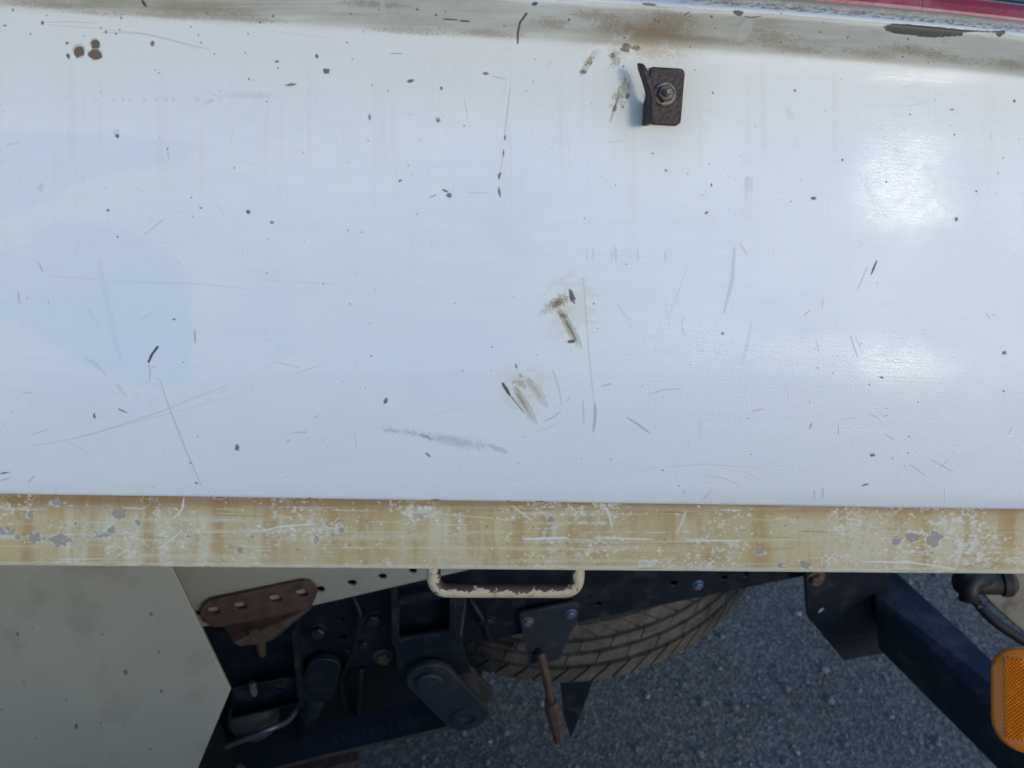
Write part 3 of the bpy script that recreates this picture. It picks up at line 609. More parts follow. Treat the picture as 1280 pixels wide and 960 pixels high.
for i, v in enumerate(me.vertices):             # the inner side of the loop, where ropes rub, has lost its paint
    k = min(i // 16, len(dense) - 1); d = (v.co - dense[k]) if i // 16 < len(dense) else Vector()
    to = Vector((ins - dense[k])); to = to - BY * to.dot(BY) - BX * to.dot(BX) * .75
    c = d.normalized().dot(to.normalized()) if d.length > 0 else 0
    att.data[i].value = max(0, c) * .36 + .0
link('rope_handle', me, HAND, truck, smooth=True, label='cream rope handle with rust spots hanging below the rail')

# ---------------------------------------------------------------- latch bracket with its bolt
ty = -.0045
def bp2(px, py, yb):
    x, z = on_body(px, py, yb); return x, z
x0, zt_ = bp2(813, 83, ty); x1, zb_ = bp2(851, 157, ty)
rc = .0042; ol = []
for (cx, cz, a0) in ((x1 - rc, zt_ - rc, 0), (x0 + rc * .6, zt_ - rc * .6, 90), (x0 + rc * .2, zb_ + rc * .2, 180), (x1 - rc, zb_ + rc, 270)):
    r_ = {0: rc, 90: rc * .6, 180: rc * .2, 270: rc}[a0]
    for k in range(6):
        a = math.radians(a0 + 18 * k); ol.append((cx + r_ * math.cos(a), cz + r_ * math.sin(a)))
me = prism('latch_bracket', [body(a, ty, c) for a, c in ol], BY * .005, .0008)
bracket = link('latch_bracket', me, BROWN, truck, label='dark rusty bracket with a bolt and bent tab on the white panel')
# tab: stands out from the plate's left edge, lower half full depth, a finger above that bends away
hz = zt_ - zb_
vs, fs = [], []
NV = 22
for i in range(NV + 1):
    v = i / NV; z = zb_ - .002 + (hz + .0008) * v
    dout = .018; din = 0. if v < .40 else .0085 * float(sstep(.40, .50, np.float64(v)))
    if v > .84:
        hw_ = .00475 * math.sqrt(max(.02, 1 - ((v - .84) / .16) ** 2)); din, dout = .01325 - hw_, .01325 + hw_
    bend = -.0115 * max(0, (v - .42) / .58) ** 1.2 - (.0015 if v < .42 else .0015 * (1 - (v - .42) / .58))
    xx = x0 - .0022 + bend
    tk = .0042 + .0004 * v
    for (dx, d) in ((0, dout), (tk, dout), (tk, din), (0, din)):
        vs.append(body(xx + dx + (.003 if d == dout else 0) * (1 - v), ty - d, z))
for i in range(NV):
    for k in range(4): fs.append((i * 4 + k, i * 4 + (k + 1) % 4, i * 4 + 4 + (k + 1) % 4, i * 4 + 4 + k))
fs += [(0, 1, 2, 3), (NV * 4 + 3, NV * 4 + 2, NV * 4 + 1, NV * 4)]
link('tab', mesh('tab', vs, fs, .0009), BROWN, bracket)
bx, bz = bp2(832, 117, ty - .003)
rot = Matrix(((BX.x, BY.x, BZ.x, 0), (BX.y, BY.y, BZ.y, 0), (BX.z, BY.z, BZ.z, 0), (0, 0, 0, 1)))
def lathe_y(name, prof, seg=24, off=0):         # (radius, y) profile turned about Y
    vs, fs = [], []
    for (r, y) in prof:
        for k in range(seg):
            a = 2 * math.pi * k / seg + off; vs.append((r * math.cos(a), y, r * math.sin(a)))
    n = len(prof)
    for i in range(n - 1):
        for k in range(seg): fs.append((i * seg + k, i * seg + (k + 1) % seg, (i + 1) * seg + (k + 1) % seg, (i + 1) * seg + k))
    if prof[0][0] > 1e-6: fs.append(tuple(range(seg)))
    fs.append(tuple((n - 1) * seg + k for k in range(seg)))
    return mesh(name, vs, fs)
NUTM = material('rusty_nut_steel', (.13, .11, .095), .5, metal=.5, spots=((.06, .035, .025), .48, .62, 200), noise_scale=120, vary=.4, bump=.4, bump_scale=500)
for nm, pr, sg, mt in (('washer', [(.0088, 0), (.0088, -.0014), (.0080, -.0019), (.0050, -.0019)], 28, STEEL), ('nut', [(.0068, -.0016), (.0068, -.0058), (.0056, -.0066)], 6, NUTM),
                   ('bolt_end', [(.0032, -.006)] + sum([[(.0032, -.0066 - .0011 * k), (.0027, -.0071 - .0011 * k)] for k in range(4)], []) + [(.0022, -.0115), (.0016, -.0122)], 16, STEEL)):
    o = link(nm, lathe_y(nm, pr, sg, .3), mt, bracket, smooth=False)
    o.matrix_world = Matrix.Translation(body(bx, ty, bz)) @ rot; o.parent = None
    o.parent = bracket; o.matrix_parent_inverse = Matrix.Translation(truck.location).inverted() if False else (ORIGINS[truck.name] @ Matrix.Translation(truck.location))
# ---------------------------------------------------------------- red strip and black strip behind the top edge
ztop = zt + .0125
RED = material('faded_red_paint', (.21, .014, .032), .38, spots=((.42, .16, .2), .5, .8, 16), noise_scale=40, vary=.3, bump=.2, bump_scale=200)
def bar_section(name, x0, x1, y, z, h, d, crack=None, n=10):
    ring = [(0, 0), (-.001, h * .35), (0, h * .62), (d * .12, h * .86), (d * .35, h), (d * .8, h), (d, h * .8), (d, 0)]
    vs, fs = [], []
    for i in range(n + 1):
        x = x0 + (x1 - x0) * i / n
        for (a, c) in ring: vs.append(body(x, y + a, z + c + float(lip_dz(np.float64(x), np.float64(z)))))
    k = len(ring)
    for i in range(n):
        for j in range(k): fs.append((i * k + j, (i + 1) * k + j, (i + 1) * k + (j + 1) % k, i * k + (j + 1) % k))
    fs += [tuple(range(k)), tuple(range((n + 1) * k - 1, n * k - 1, -1))]
    return mesh(name, vs, fs)
ry = prof[-1][0] + .0005
xj = on_body(1126, 14, .03)[0]
for xs, xe in ((.12, xj - .0004), (xj + .0004, X1)):
    link('red_strip', bar_section('red_strip', xs, xe, ry + (0 if xs < .2 else .0006), ztop - .004, .0205, .020), RED, truck, smooth=False, label='faded red strip behind the top edge of the white panel')
link('black_strip', bar_section('black_strip', .12, X1, ry + .0215, ztop - .004, .030, .02), BLACKRUB, truck, label='black strip behind the red strip')

# ---------------------------------------------------------------- the rest of the load bed (floor, far side, ends)
GREYBED = material('grey_bed_steel', (.10, .10, .10), .6, spots=((.16, .10, .06), .5, .7, 8), bump=.2)
zfl = zr0 + .03
def bbox(name, x0, x1, y0, y1, z0, z1, mat, bev=.003):
    return link(name, hexa(name, [body(x0, y0, z0), body(x1, y0, z0), body(x1, y1, z0), body(x0, y1, z0)], [body(x0, y0, z1), body(x1, y0, z1), body(x1, y1, z1), body(x0, y1, z1)], bev), mat, truck)
bbox('bed_floor', X0 + .01, X1 - .01, .045, 1.86, zfl, zfl + .012, GREYBED)
bbox('far_side_panel', X0, X1, 1.862, 1.90, zr0, zt, GREYBED)
bbox('headboard', X0 - .04, X0 - .002, .0, 1.90, zr0, zt + .25, GREYBED)
bbox('tailgate', X1 + .002, X1 + .035, .01, 1.90, zr0 + .012, zt, GREYBED)

# ---------------------------------------------------------------- mudguard plate (pale grey, bottom left)
MG = material('grey_mudguard_paint', (.31, .275, .20), .5, spots=((.165, .13, .08), .50, .82, 7), noise_scale=5, vary=.16, bump=.06, bump_scale=90)
ym = .62
prf = [(-260, 660), (193, 660), (215, 708), (288, 862), (247, 960), (205, 1060), (-260, 1060)]
g0 = on_y(120, 706, .70); gn = (g0 - on_y(120, 960, .575)).normalized().cross(Vector((1, 0, 0))).normalized()
if gn.y > 0: gn = -gn
def on_guard(px, py, lift=0.):
    r = ray(px, py); return CAMPOS + r * ((g0 + gn * lift - CAMPOS).dot(gn) / r.dot(gn))
ring = [on_guard(a, c) for a, c in prf]
guard = link('mudguard', prism('mudguard', ring, gn * -.006, .0015, 3), MG, truck, label='pale grey angular mudguard plate under the cream rail')
wm2 = random.Random(3)
chips_v, chips_f = [], []
for (px, py, r) in [(22,793,2.6),(41,786,1),(128,793,1.4),(189,768,2.2),(200,771,1.2),(157,840,2.8),(199,815,1.8),(202,864,2.4),(95,908,3),(126,904,1.3),(83,875,1.2),(30,853,1.2),(2,887,1.2),(15,887,.8),(188,936,1.6),(156,910,1.2),(45,923,1.2),(20,819,1),(95,908,1),(240,758,1.4)]:
    c = on_guard(px, py, .0004); rr = rpx(r * .8, ym, py); k = len(chips_v); n = 9
    for j in range(n):
        q = rr * wm2.uniform(.6, 1.2); chips_v.append(c + Vector((q * math.cos(2 * math.pi * j / n), 0, 0)) + gn.cross(Vector((1, 0, 0))) * (q * 1.4 * math.sin(2 * math.pi * j / n)))
    chips_f.append(tuple(range(k, k + n)))
me = bpy.data.meshes.new('stone_chips'); me.from_pydata(chips_v, [], chips_f)
o = link('stone_chips', me, material('chip_dark', (.12, .11, .085), .8), guard); o['kind'] = 'stuff'

# ---------------------------------------------------------------- chassis
yc = .88
def line(x): return 838 - .2017 * (x - 425)
X = lambda a, c, y=yc: xz(a, c, y)
holes = [X(842,729) + (rpx(4.5, yc),), X(905,722) + (rpx(4.2, yc),), X(932,718) + (rpx(4, yc),), X(748,755) + (rpx(3.4, yc),), X(428,797) + (rpx(4.4, yc),), X(437,811) + (rpx(4, yc),), X(428,775) + (rpx(3, yc),)]
zc0 = X(425, 838)[1]; 
xl = on_y(0, 900, yc).x - .4
xr = X(1060, line(1060))[0]
zc1 = X(490, 722)[1]
zlow = (X(425, line(425))[1] + X(800, line(800))[1]) / 2
me = plate('chassis_rail', [(xl - 1.2, zlow), (xr, zlow), (xr, zc1 + .1), (xl - 1.2, zc1 + .1)], holes, yc, .008)
rail = link('chassis_rail', me, NAVY, truck)
link('flange', hexa('flange', [(xl - 1.2, yc + .009, zlow), (xr, yc + .009, zlow), (xr, yc + .075, zlow), (xl - 1.2, yc + .075, zlow)], [(xl - 1.2, yc + .009, zlow + .007), (xr, yc + .009, zlow + .007), (xr, yc + .075, zlow + .007), (xl - 1.2, yc + .075, zlow + .007)], .001), NAVY, rail)
link('inner_web', hexa('inner_web', [(xl - 1.2, yc + .08, zlow - .02), (xr - .15, yc + .08, zlow - .02), (xr - .15, yc + .09, zlow - .02), (xl - 1.2, yc + .09, zlow - .02)], [(xl - 1.2, yc + .08, zc1 + .1), (xr - .15, yc + .08, zc1 + .1), (xr - .15, yc + .09, zc1 + .1), (xl - 1.2, yc + .09, zc1 + .1)], .001), NAVY, rail)
me = plate('chassis_rail', [(xl - 1.2, zlow), (xr, zlow), (xr, zc1 + .1), (xl - 1.2, zc1 + .1)], [], yc + .75, .08)
link('chassis_rail', me, NAVY, truck)
print('chassis z', zlow, zc1, 'cam-rail z', body(0, 0, zr0).z)
BOLT = bolt_mesh('chassis_bolt', .0105, .009)
BLUEZ = material('blue_zinc_bolt', (.12, .17, .24), .45, metal=.5, vary=.4)
def bolts(parent, spots, y, mat, me0=BOLT, s=1.):
    for (px, py) in spots:
        m_ = me0.copy() if me0.materials and me0.materials[0] != mat else me0
        if not m_.materials: m_.materials.append(mat)
        elif m_.materials[0] != mat: m_.materials[0] = mat
        p = on_y(px, py, y); o = bpy.data.objects.new('bolt', m_); COL.objects.link(o)
        o.matrix_world = Matrix.Translation(p) @ Matrix.Rotation(random.random(), 4, 'Y') @ Matrix.Scale(s, 4)
        o.parent = parent; o.matrix_parent_inverse = WORLD_INV(parent)
def WORLD_INV(p): return Matrix.Identity(4) if p.parent is not None or p.name not in ORIGINS else ORIGINS[p.name]
BOLTN = bolt_mesh('chassis_bolt', .0105, .009)
bolts(rail, [(467,772),(397,788),(407,826)], yc - .0005, NAVY2, BOLTN, 1.25)
bolts(rail, [(455,804),(611,775)], yc - .0005, NAVY2, BOLTN, .8)
bolts(rail, [(872,731)], yc - .0005, BLUEZ, bolt_mesh('chassis_bolt', .0105, .009), .8)
bolts(rail, [(479,820)], yc - .0005, RUST, bolt_mesh('chassis_bolt', .0105, .009), 1.3)
# cream perforated plate fixed to the chassis
y1 = yc - .010
hs = [X(a, c, y1) + (rpx(r, y1, c),) for a, c, r in ((245,767,5),(400,737,5.4),(440,729,5.4),(478,721,5.2),(516,714,5),(554,706,5))]
ol = [X(80, 826, y1), X(251, 784, y1), X(392, 757, y1), X(575, 715, y1), X(640, 699, y1), X(640, 600, y1), X(80, 690, y1)]
subplate = link('perforated_plate', plate('perforated_plate', ol, hs, y1, .006), CREAM, truck, label='cream steel plate with a row of round holes')
# backing so that the holes read dark
# rusty hanger with four slots
y2 = yc - .020
def rrect(cx, cz, w, h, n=4, r=.3, tilt=0.):
    out = []; rr = min(w, h) * r
    for (sx, sz, a0) in ((1, 1, 0), (-1, 1, 90), (-1, -1, 180), (1, -1, 270)):
        for k in range(n):
            a = math.radians(a0 + 90 * k / (n - 1)); out.append((cx + sx * (w / 2 - rr) + rr * math.cos(a), cz + sz * (h / 2 - rr) + rr * math.sin(a)))
    return out
slots = [rrect(*X(a, c, y2), rpx(13, y2), rpx(12, y2)) for a, c in ((267,764),(300,758),(344,749),(377,742))]
ol = [X(252,777,y2), X(250,766,y2), X(254,757,y2), X(262,751,y2), X(378,727,y2), X(388,728,y2), X(395,734,y2), X(397,741,y2), X(388,762,y2), X(284,784,y2), X(266,784,y2)]
hang = link('rusty_hanger', plate('rusty_hanger', ol, [], y2, .006, slots=slots), RUST, truck, label='rusty brown hanger plate with four slots')
ol2 = [on_y(a, c, y2) for a, c in ((283,784.5),(386,763),(340,801),(329,805),(300,808),(293,805))]
# lower lip bent outwards
lipv = [on_y(280,783,y2), on_y(388,761,y2), on_y(340,800,y2 - .035), on_y(330,804,y2 - .037), on_y(300,808,y2 - .037), on_y(292,803,y2 - .035)]
link('bent_lip', prism('bent_lip', lipv, (0, .004, -.004), .0008), RUST, hang)
link('bolt_tip', tube('bolt_tip', [on_y(325, 800, y2 - .02), on_y(328, 818, y2 - .02)], [.008, .006], 10), RUST, hang)
o = link('lip_nut', lathe_y('lip_nut', [(.010, 0), (.010, -.006), (.008, -.008)], 6), RUST, hang); o.location = on_y(318, 790, y2 - .022)

# spring hanger bracket + shackle
y3 = yc - .035
ol = [X(490,752,y3), X(568,738,y3), X(583,742,y3), X(575,792,y3), X(588,842,y3), X(499,848,y3), X(492,802,y3)]
win = [X(499,757,y3), X(562,746,y3), X(562,789,y3), X(499,801,y3)]
hb = link('spring_bracket', plate('spring_bracket', ol, [], y3, .010, slots=[win]), NAVY2, truck)
link('side_web', hexa('side_web', [on_y(568,742,y3 - .002), on_y(584,742,y3 + .03), on_y(577,802,y3 + .03), on_y(569,792,y3 - .002)], [Vector(q) + Vector((.003, .012, 0)) for q in (on_y(568,742,y3 - .002), on_y(584,742,y3 + .03), on_y(577,802,y3 + .03), on_y(569,792,y3 - .002))], .001), material('dusty_navy', (.06, .058, .05), .7), hb)
link('side_web', hexa('side_web', [on_y(489,752,y3 - .004), on_y(497,750,y3 - .004), on_y(499,806,y3 - .004), on_y(490,808,y3 - .004)], [on_y(489,752,y3 - .004) + Vector((0, .035, 0)), on_y(497,750,y3 - .004) + Vector((0, .035, 0)), on_y(499,806,y3 - .004) + Vector((0, .035, 0)), on_y(490,808,y3 - .004) + Vector((0, .035, 0))], .001), NAVY2, hb)
def shackle(y, p0, p1, r, mat, hole=True):
    c0, c1 = Vector(X(*p0, y)), Vector(X(*p1, y)); rr = rpx(r, y, 870)
    d = (c1 - c0); ang = math.atan2(d.y, d.x)
    ol = circle(c1.x, c1.y, rr, 14, ang - math.pi / 2, ang + math.pi / 2) + circle(c0.x, c0.y, rr * .95, 14, ang + math.pi / 2, ang + 3 * math.pi / 2)
    return plate('shackle', ol, [(c1.x, c1.y + .004, rr * .34)] if hole else [], y, .014, .002), c0, c1, rr
y4 = y3 - .022
me, c0, c1, rr = shackle(y4, (537, 850), (582, 896), 29, NAVY2)
SHK = material('dusty_shackle_paint', (.026, .031, .040), .55, spots=((.075, .07, .064), .55, .8, 30), vary=.3, bump=.25, bump_scale=150)
sh = link('shackle', me, SHK, truck, label='grey blue spring shackle link with two pin holes')
o = link('pin_head', lathe_y('pin_head', [(rr * .55, .002), (rr * .55, -.006), (rr * .45, -.009), (rr * .1, -.010)], 22), SHK, sh); o.location = (c0.x, y4, c0.y)
o = link('pin_head', lathe_y('pin_head', [(rr * .66, .002), (rr * .66, -.0025), (rr * .42, -.0045), (rr * .40, .004), (rr * .1, .006)], 22), SHK, sh); o.location = (c1.x, y4, c1.y)
me, *_ = shackle(y4 + .095, (548, 832), (588, 872), 27, NAVY2, False)
link('shackle', me, material('rust_tinted_navy', (.05, .042, .036), .6, vary=.4), truck)
# leaf spring running down to the left from the shackle
yl0, yl1 = y3 + .0, y3 + .068
def leaf(p, y0, y1, th):
    near = [on_y(a, c, y0) for a, c in p]
    vs, fs = [], []
    for q in near:
        for (yy, dz) in ((y0, 0), (y1, 0), (y1, -th), (y0, -th)): vs.append((q.x, yy, q.z + dz))
    for i in range(len(near) - 1):
        for k in range(4): fs.append((i * 4 + k, i * 4 + (k + 1) % 4, i * 4 + 4 + (k + 1) % 4, i * 4 + 4 + k))
    fs += [(0, 1, 2, 3), tuple(len(vs) - 1 - k for k in range(4))]
    return mesh('leaf', vs, fs, .001)
LEAF = material('rusty_spring_steel', (.075, .058, .048), .7, spots=((.035, .03, .03), .5, .7, 30), noise_scale=40, vary=.4, bump=.4, bump_scale=200)
LEAFTOP = material('dark_spring_top', (.022, .03, .045), .55, spots=((.05, .05, .05), .56, .75, 30), vary=.3, bump=.3)
spring = bpy.data.objects.new('leaf_spring', None); COL.objects.link(spring); spring.parent = truck; spring.matrix_parent_inverse = ORIGINS[truck.name]
me = leaf([(575,904),(540,913),(470,929),(400,945),(330,963),(200,1000),(60,1045)], yl0, yl1, .011); me.materials.append(LEAF); me.materials.append(LEAFTOP)
for p in me.polygons:
    if p.normal.z > .7: p.material_index = 1
link('leaf', me, None, spring)
link('leaf', leaf([(448,951),(400,962),(330,980),(200,1018),(60,1060)], yl0 + .001, yl1 + .001, .011), RUST, spring)
link('leaf', leaf([(400,976),(330,995),(200,1030),(60,1075)], yl0, yl1, .011), LEAF, spring)
ey = on_y(578, 892, (yl0 + yl1) / 2)
o = link('eye', lathe_y('eye', [(.030, -.034), (.030, .034), (.018, .034), (.018, -.034), (.030, -.034)], 24), LEAF, spring); o.location = (c1.x, (yl0 + yl1) / 2, c1.y)
# stamped number on the upper leaf
cu = bpy.data.curves.new('t', 'FONT'); cu.body = 'SH0164-J 090H'; cu.size = .030; cu.extrude = .0006; cu.space_character = 1.1
o = bpy.data.objects.new('t', cu); COL.objects.link(o); dg = bpy.context.evaluated_depsgraph_get(); dg.update()
me = bpy.data.meshes.new_from_object(o.evaluated_get(dg)); bpy.data.objects.remove(o); me.name = 'stamped_number'; me.materials.clear()
a_, b_ = on_y(415, 941.6, yl0), on_y(540, 913, yl0)
dx = (b_ - a_); wid = max(v.co.x for v in me.vertices); sc = dx.length * 1.0 / wid
ex = dx.normalized(); ez = Vector((0, -1, 0)).cross(ex) * -1; ez = ez if ez.z > 0 else -ez; eyv = Vector((0, 1, 0))
Mt = Matrix(((ex.x, eyv.x, ez.x, 0), (ex.y, eyv.y, ez.y, 0), (ex.z, eyv.z, ez.z, 0), (0, 0, 0, 1)))
me.transform(Matrix.Translation(a_ + Vector((0, .018, .0004))) @ Mt @ Matrix.Scale(sc, 4))
link('stamped_number', me, material('worn_stamp', (.05, .055, .062), .5), spring)

# brake parts between mudguard and spring bracket
y5 = yc - .03
mb = link('brake_bracket', plate('brake_bracket', [X(290,862,y5), X(369,846,y5), X(374,878,y5), X(290,897,y5)], [X(349,862,y5) + (.005,)], y5, .006), NAVY2, truck)
link('upright', hexa('upright', [on_y(364,790,y5 - .02), on_y(370,789,y5 - .02), on_y(379,884,y5 - .02), on_y(373,886,y5 - .02)], [q + Vector((0, .05, 0)) for q in (on_y(364,790,y5 - .02), on_y(370,789,y5 - .02), on_y(379,884,y5 - .02), on_y(373,886,y5 - .02))], .001), NAVY2, mb)
link('lower_lip', hexa('lower_lip', [on_y(288,898,y5 - .03), on_y(374,878.5,y5 - .03), on_y(374,874,y5), on_y(288,893,y5)], [q + Vector((0, 0, -.004)) for q in (on_y(288,898,y5 - .03), on_y(374,878.5,y5 - .03), on_y(374,874,y5), on_y(288,893,y5))], .001), NAVY2, mb)
o = link('stud', tube('stud', [on_y(315,853,y5 - .005), on_y(318,868,y5 - .012)], .006, 10), STEEL, mb)
DUSTY = material('dusty_cast_iron', (.075, .07, .062), .75, spots=((.03, .03, .032), .5, .7, 20), vary=.3, bump=.4)
pc = on_y(318, 896, y5 + .06)
o = link('brake_chamber', lathe_y('brake_chamber', [(.012, -.045), (.036, -.04), (.042, -.02), (.044, -.004), (.044, .004), (.042, .02), (.03, .04)], 26), DUSTY, truck, smooth=True); o.location = pc
o.rotation_euler = (math.radians(-60), 0, 0)
link('brake_pipe', tube('brake_pipe', fillet([on_y(236,952,yc-.02), on_y(290,930,yc-.03), on_y(338,911,yc-.03), on_y(362,901,yc), on_y(375,880,yc+.03)], .02, 6), .0058, 12), material('pipe_steel', (.20, .21, .23), .3, metal=.6, vary=.3), truck, smooth=True)
me, *_ = shackle(yc - .02, (404, 838), (396, 866), 21, NAVY2, False); me.name = 'damper_eye'
link('damper_eye', me, NAVY2, truck)
link('damper', tube('damper', [on_y(398,866,yc-.0), on_y(384,902,yc+.02), on_y(366,960,yc+.05)], [.017, .022, .022], 18), NAVY, truck, smooth=True)
link('cross_rod', tube('cross_rod', [on_y(451,836,yc+.1), on_y(446,910,yc+.16)], .006, 10), NAVY2, truck, smooth=True)
CABLE = material('dusty_cable', (.008, .008, .010), .6, spots=((.03, .028, .026), .55, .75, 60), vary=.4, bump=.2)
for pts, rr_ in (([(440, 742, -.004), (452, 770, -.02), (440, 815, -.022), (425, 850, .0), (432, 900, .05)], .0042),
                 ([(585, 745, -.004), (604, 775, -.02), (612, 800, 0), (640, 806, .06)], .0050)):
    link('cable', tube('cable', fillet([on_y(a, c, yc + d) for a, c, d in pts], .018, 6), rr_, 10), CABLE, truck, smooth=True)
for px, py in ((452, 770), (604, 775)):
    p = on_y(px, py, yc - .015); link('cable_clip', hexa('cable_clip', [p + Vector((a * .008, -.009, b * .005)) for a, b in ((-1, -1), (1, -1), (1, 1), (-1, 1))], [p + Vector((a * .008, .016, b * .005)) for a, b in ((-1, -1), (1, -1), (1, 1), (-1, 1))], .001), NAVY2, truck)
axc = Vector((-.95, 0, .42))
link('axle', tube('axle', [axc + Vector((0, y, 0)) for y in (.70, .85, 1.0, 1.12, 1.26, 1.4, 1.6, 1.84)], [.06, .06, .065, .15, .17, .10, .06, .06], 20), NAVY, truck, smooth=True)
link('cross_member', hexa('cross_member', [(-.62, yc + .09, zlow + .02), (-.52, yc + .09, zlow + .02), (-.52, yc + .75, zlow + .02), (-.62, yc + .75, zlow + .02)], [(-.62, yc + .09, zlow + .16), (-.52, yc + .09, zlow + .16), (-.52, yc + .75, zlow + .16), (-.62, yc + .75, zlow + .16)], .004), NAVY, truck)
yg = yc + .15
link('shade_plate', prism('shade_plate', [on_y(a, c, yg) for a, c in ((200, 790), (612, 760), (600, 860), (560, 898), (470, 922), (200, 985))], (0, .01, 0), .002), material('shade_plate_black', (.006, .008, .013), .6, vary=.4, bump=.3, bump_scale=60), truck)  # plate added to blacken the gaps behind the spring and block light
link('mud_or_shade_flap', hexa('mud_or_shade_flap', [(-.58, .66, .14), (-.572, .66, .14), (-.572, .87, .14), (-.58, .87, .14)], [(-.58, .70, .80), (-.572, .70, .80), (-.572, .87, .80), (-.58, .87, .80)], .001), BLACKRUB, truck)  # flap added behind the wheel to keep light off the left ground
link('far_light_block', hexa('far_light_block', [(-1.7, 1.92, .2), (-.1, 1.92, .2), (-.1, 1.93, .2), (-1.7, 1.93, .2)], [(-1.7, 1.92, .66), (-.2, 1.92, .66), (-.2, 1.93, .66), (-1.7, 1.93, .66)], .001), NAVY, truck)  # sheet added on the far side to block light under the truck
link('under_light_block', hexa('under_light_block', [(-1.0, yc + .12, zlow - .12), (-.33, yc + .12, zlow - .12), (-.33, yc + .20, zlow - .16), (-1.0, yc + .20, zlow - .16)], [(-1.0, yc + .12, zlow + .1), (-.33, yc + .12, zlow + .1), (-.33, yc + .20, zlow + .1), (-1.0, yc + .20, zlow + .1)], .004), NAVY, truck)  # dark block added under the chassis to keep light out

# road wheels (mostly hidden behind the mudguard)
def tyre_profile(R, w, rim):
    pr = []
    for (r, y) in ((rim, -.38), (rim + .02, -.44), ((rim + R) / 2, -.5), (R - .035, -.49), (R - .008, -.44), (R, -.38), (R, .38), (R - .008, .44), (R - .035, .49), ((rim + R) / 2, .5), (rim + .02, .44), (rim, .38)): pr.append((r, y * w))
    return pr
RIM = material('dusty_rim', (.20, .19, .17), .6, vary=.3, bump=.2)
for yw in (.775, 1.78):
    w = bpy.data.objects.new('road_wheel', None); COL.objects.link(w); w.parent = truck; w.matrix_parent_inverse = ORIGINS[truck.name]; w.location = (axc.x, yw, .42)
    link('tyre', lathe_y('tyre', tyre_profile(.42, .20, .21), 48), TYRE, w, smooth=True)
    link('rim', lathe_y('rim', [(.205, -.075), (.205, -.06), (.16, -.03), (.08, -.05), (.05, -.06)], 36), RIM, w, smooth=True)

# ---------------------------------------------------------------- spare wheel, lying flat under the chassis
RT, WT = .50, .20
bot = on_y(768, 842, yc + .06)
sc_ = Vector((bot.x - .005, yc + .06 + RT - .004, bot.z + WT * .43))
spare = bpy.data.objects.new('spare_wheel', None); COL.objects.link(spare); spare.parent = truck; spare.matrix_parent_inverse = ORIGINS[truck.name]
spare.location = sc_; spare['label'] = 'dusty spare wheel lying flat under the chassis'
ty_ = link('tyre', lathe_y('tyre', tyre_profile(RT - .017, WT, .20), 72), TYRE, spare, smooth=True); ty_.rotation_euler = (math.pi / 2, 0, 0)
vs, fs = [], []
def tread_block(a0, a1, z0, z1, r0, r1, skew, lean=0.):
    k = len(vs)
    for (r, ins) in ((r0, 0), (r1, .0007)):
        for (a, z) in ((a0, z0), (a1, z0), (a1, z1), (a0, z1)):
            aa = a + skew * (z - z0) / RT
            zz = z + (ins if z == z0 else -ins); aa += (ins if a == a0 else -ins) / RT
            rr_ = r - (lean if z == z0 and r > r0 - .001 else 0)
            vs.append((rr_ * math.cos(aa), rr_ * math.sin(aa), zz))
    fs.extend([(k + 4, k + 5, k + 6, k + 7), (k, k + 1, k + 5, k + 4), (k + 1, k + 2, k + 6, k + 5), (k + 2, k + 3, k + 7, k + 6), (k + 3, k, k + 4, k + 7)])
NB = 58
rows = [(-.098, -.046, .8, .004, NB), (-.034, -.002, .35, 0, NB), (.009, .038, .35, 0, NB), (.050, .092, -.8, 0, NB)]
for ri, (za, zb2, sk, ln, nb) in enumerate(rows):
    nb = 48 if ri in (1, 2) else 72
    for k in range(nb):
        a = 2 * math.pi * (k + .5 * (ri % 2)) / nb; gap = (.022 if ri in (1, 2) else .13) * 2 * math.pi / nb
        tread_block(a, a + 2 * math.pi / nb + .0005, za + .001, zb2 - .001, RT - .019, RT - (.0022 if ri in (1, 2) else .005), sk, ln)
        tread_block(a, a + 2 * math.pi / nb - gap, za, zb2, RT - .019, RT + random.uniform(-.0008, .0004), sk, ln)
link('tread', mesh('tread', vs, fs), TYRE, spare)
o = link('rim', lathe_y('rim', [(.205, -.07), (.19, -.06), (.15, -.02), (.05, -.02)], 40), RIM, spare, smooth=True); o.rotation_euler = (math.pi / 2, 0, 0)
# carrier plate, hanging bracket with bolts, threaded rod
y6 = yc - .016
cp = link('carrier_bracket', plate('carrier_bracket', [X(649,769,y6), X(653,766,y6), X(720,754,y6), X(724,757,y6), X(723,772,y6), X(699,824,y6), X(695,826,y6), X(664,830,y6), X(660,827,y6)], [X(671,814,y6) + (rpx(6.5, y6),)], y6, .008), SHK, truck, label='tapered grey blue bracket plate with two bolts')
bolts(cp, [(659, 777)], y6 - .0004, STEEL, bolt_mesh('plate_bolt', .0085, .007), 1.)
bolts(cp, [(713, 767)], y6 - .0004, BLUEZ, bolt_mesh('plate_bolt', .0085, .007), 1.)
rod = link('rusty_rod', tube('rusty_rod', [on_y(672,812,y6+.012), on_y(676,818,y6-.012), on_y(683,848,y6-.03), on_y(690,884,y6-.035)], [.007, .0075, .0075, .007], 12, .12), RUST, truck, label='rusty threaded rod hanging from the bracket plate')
link('coupler', tube('coupler', [on_y(688.5,876,y6-.035), on_y(690,884,y6-.035), on_y(696,912,y6-.036), on_y(698,926,y6-.036)], [.012, .0155, .0125, .009], 8, .06), RUST, rod)
cpts = [on_y(a, c, yc + .14) for a, c in ((700,846),(742,844),(736,868),(714,922),(706,902))]
link('carrier_arm', prism('carrier_arm', cpts, (0, .012, 0), .001), NAVY, truck)

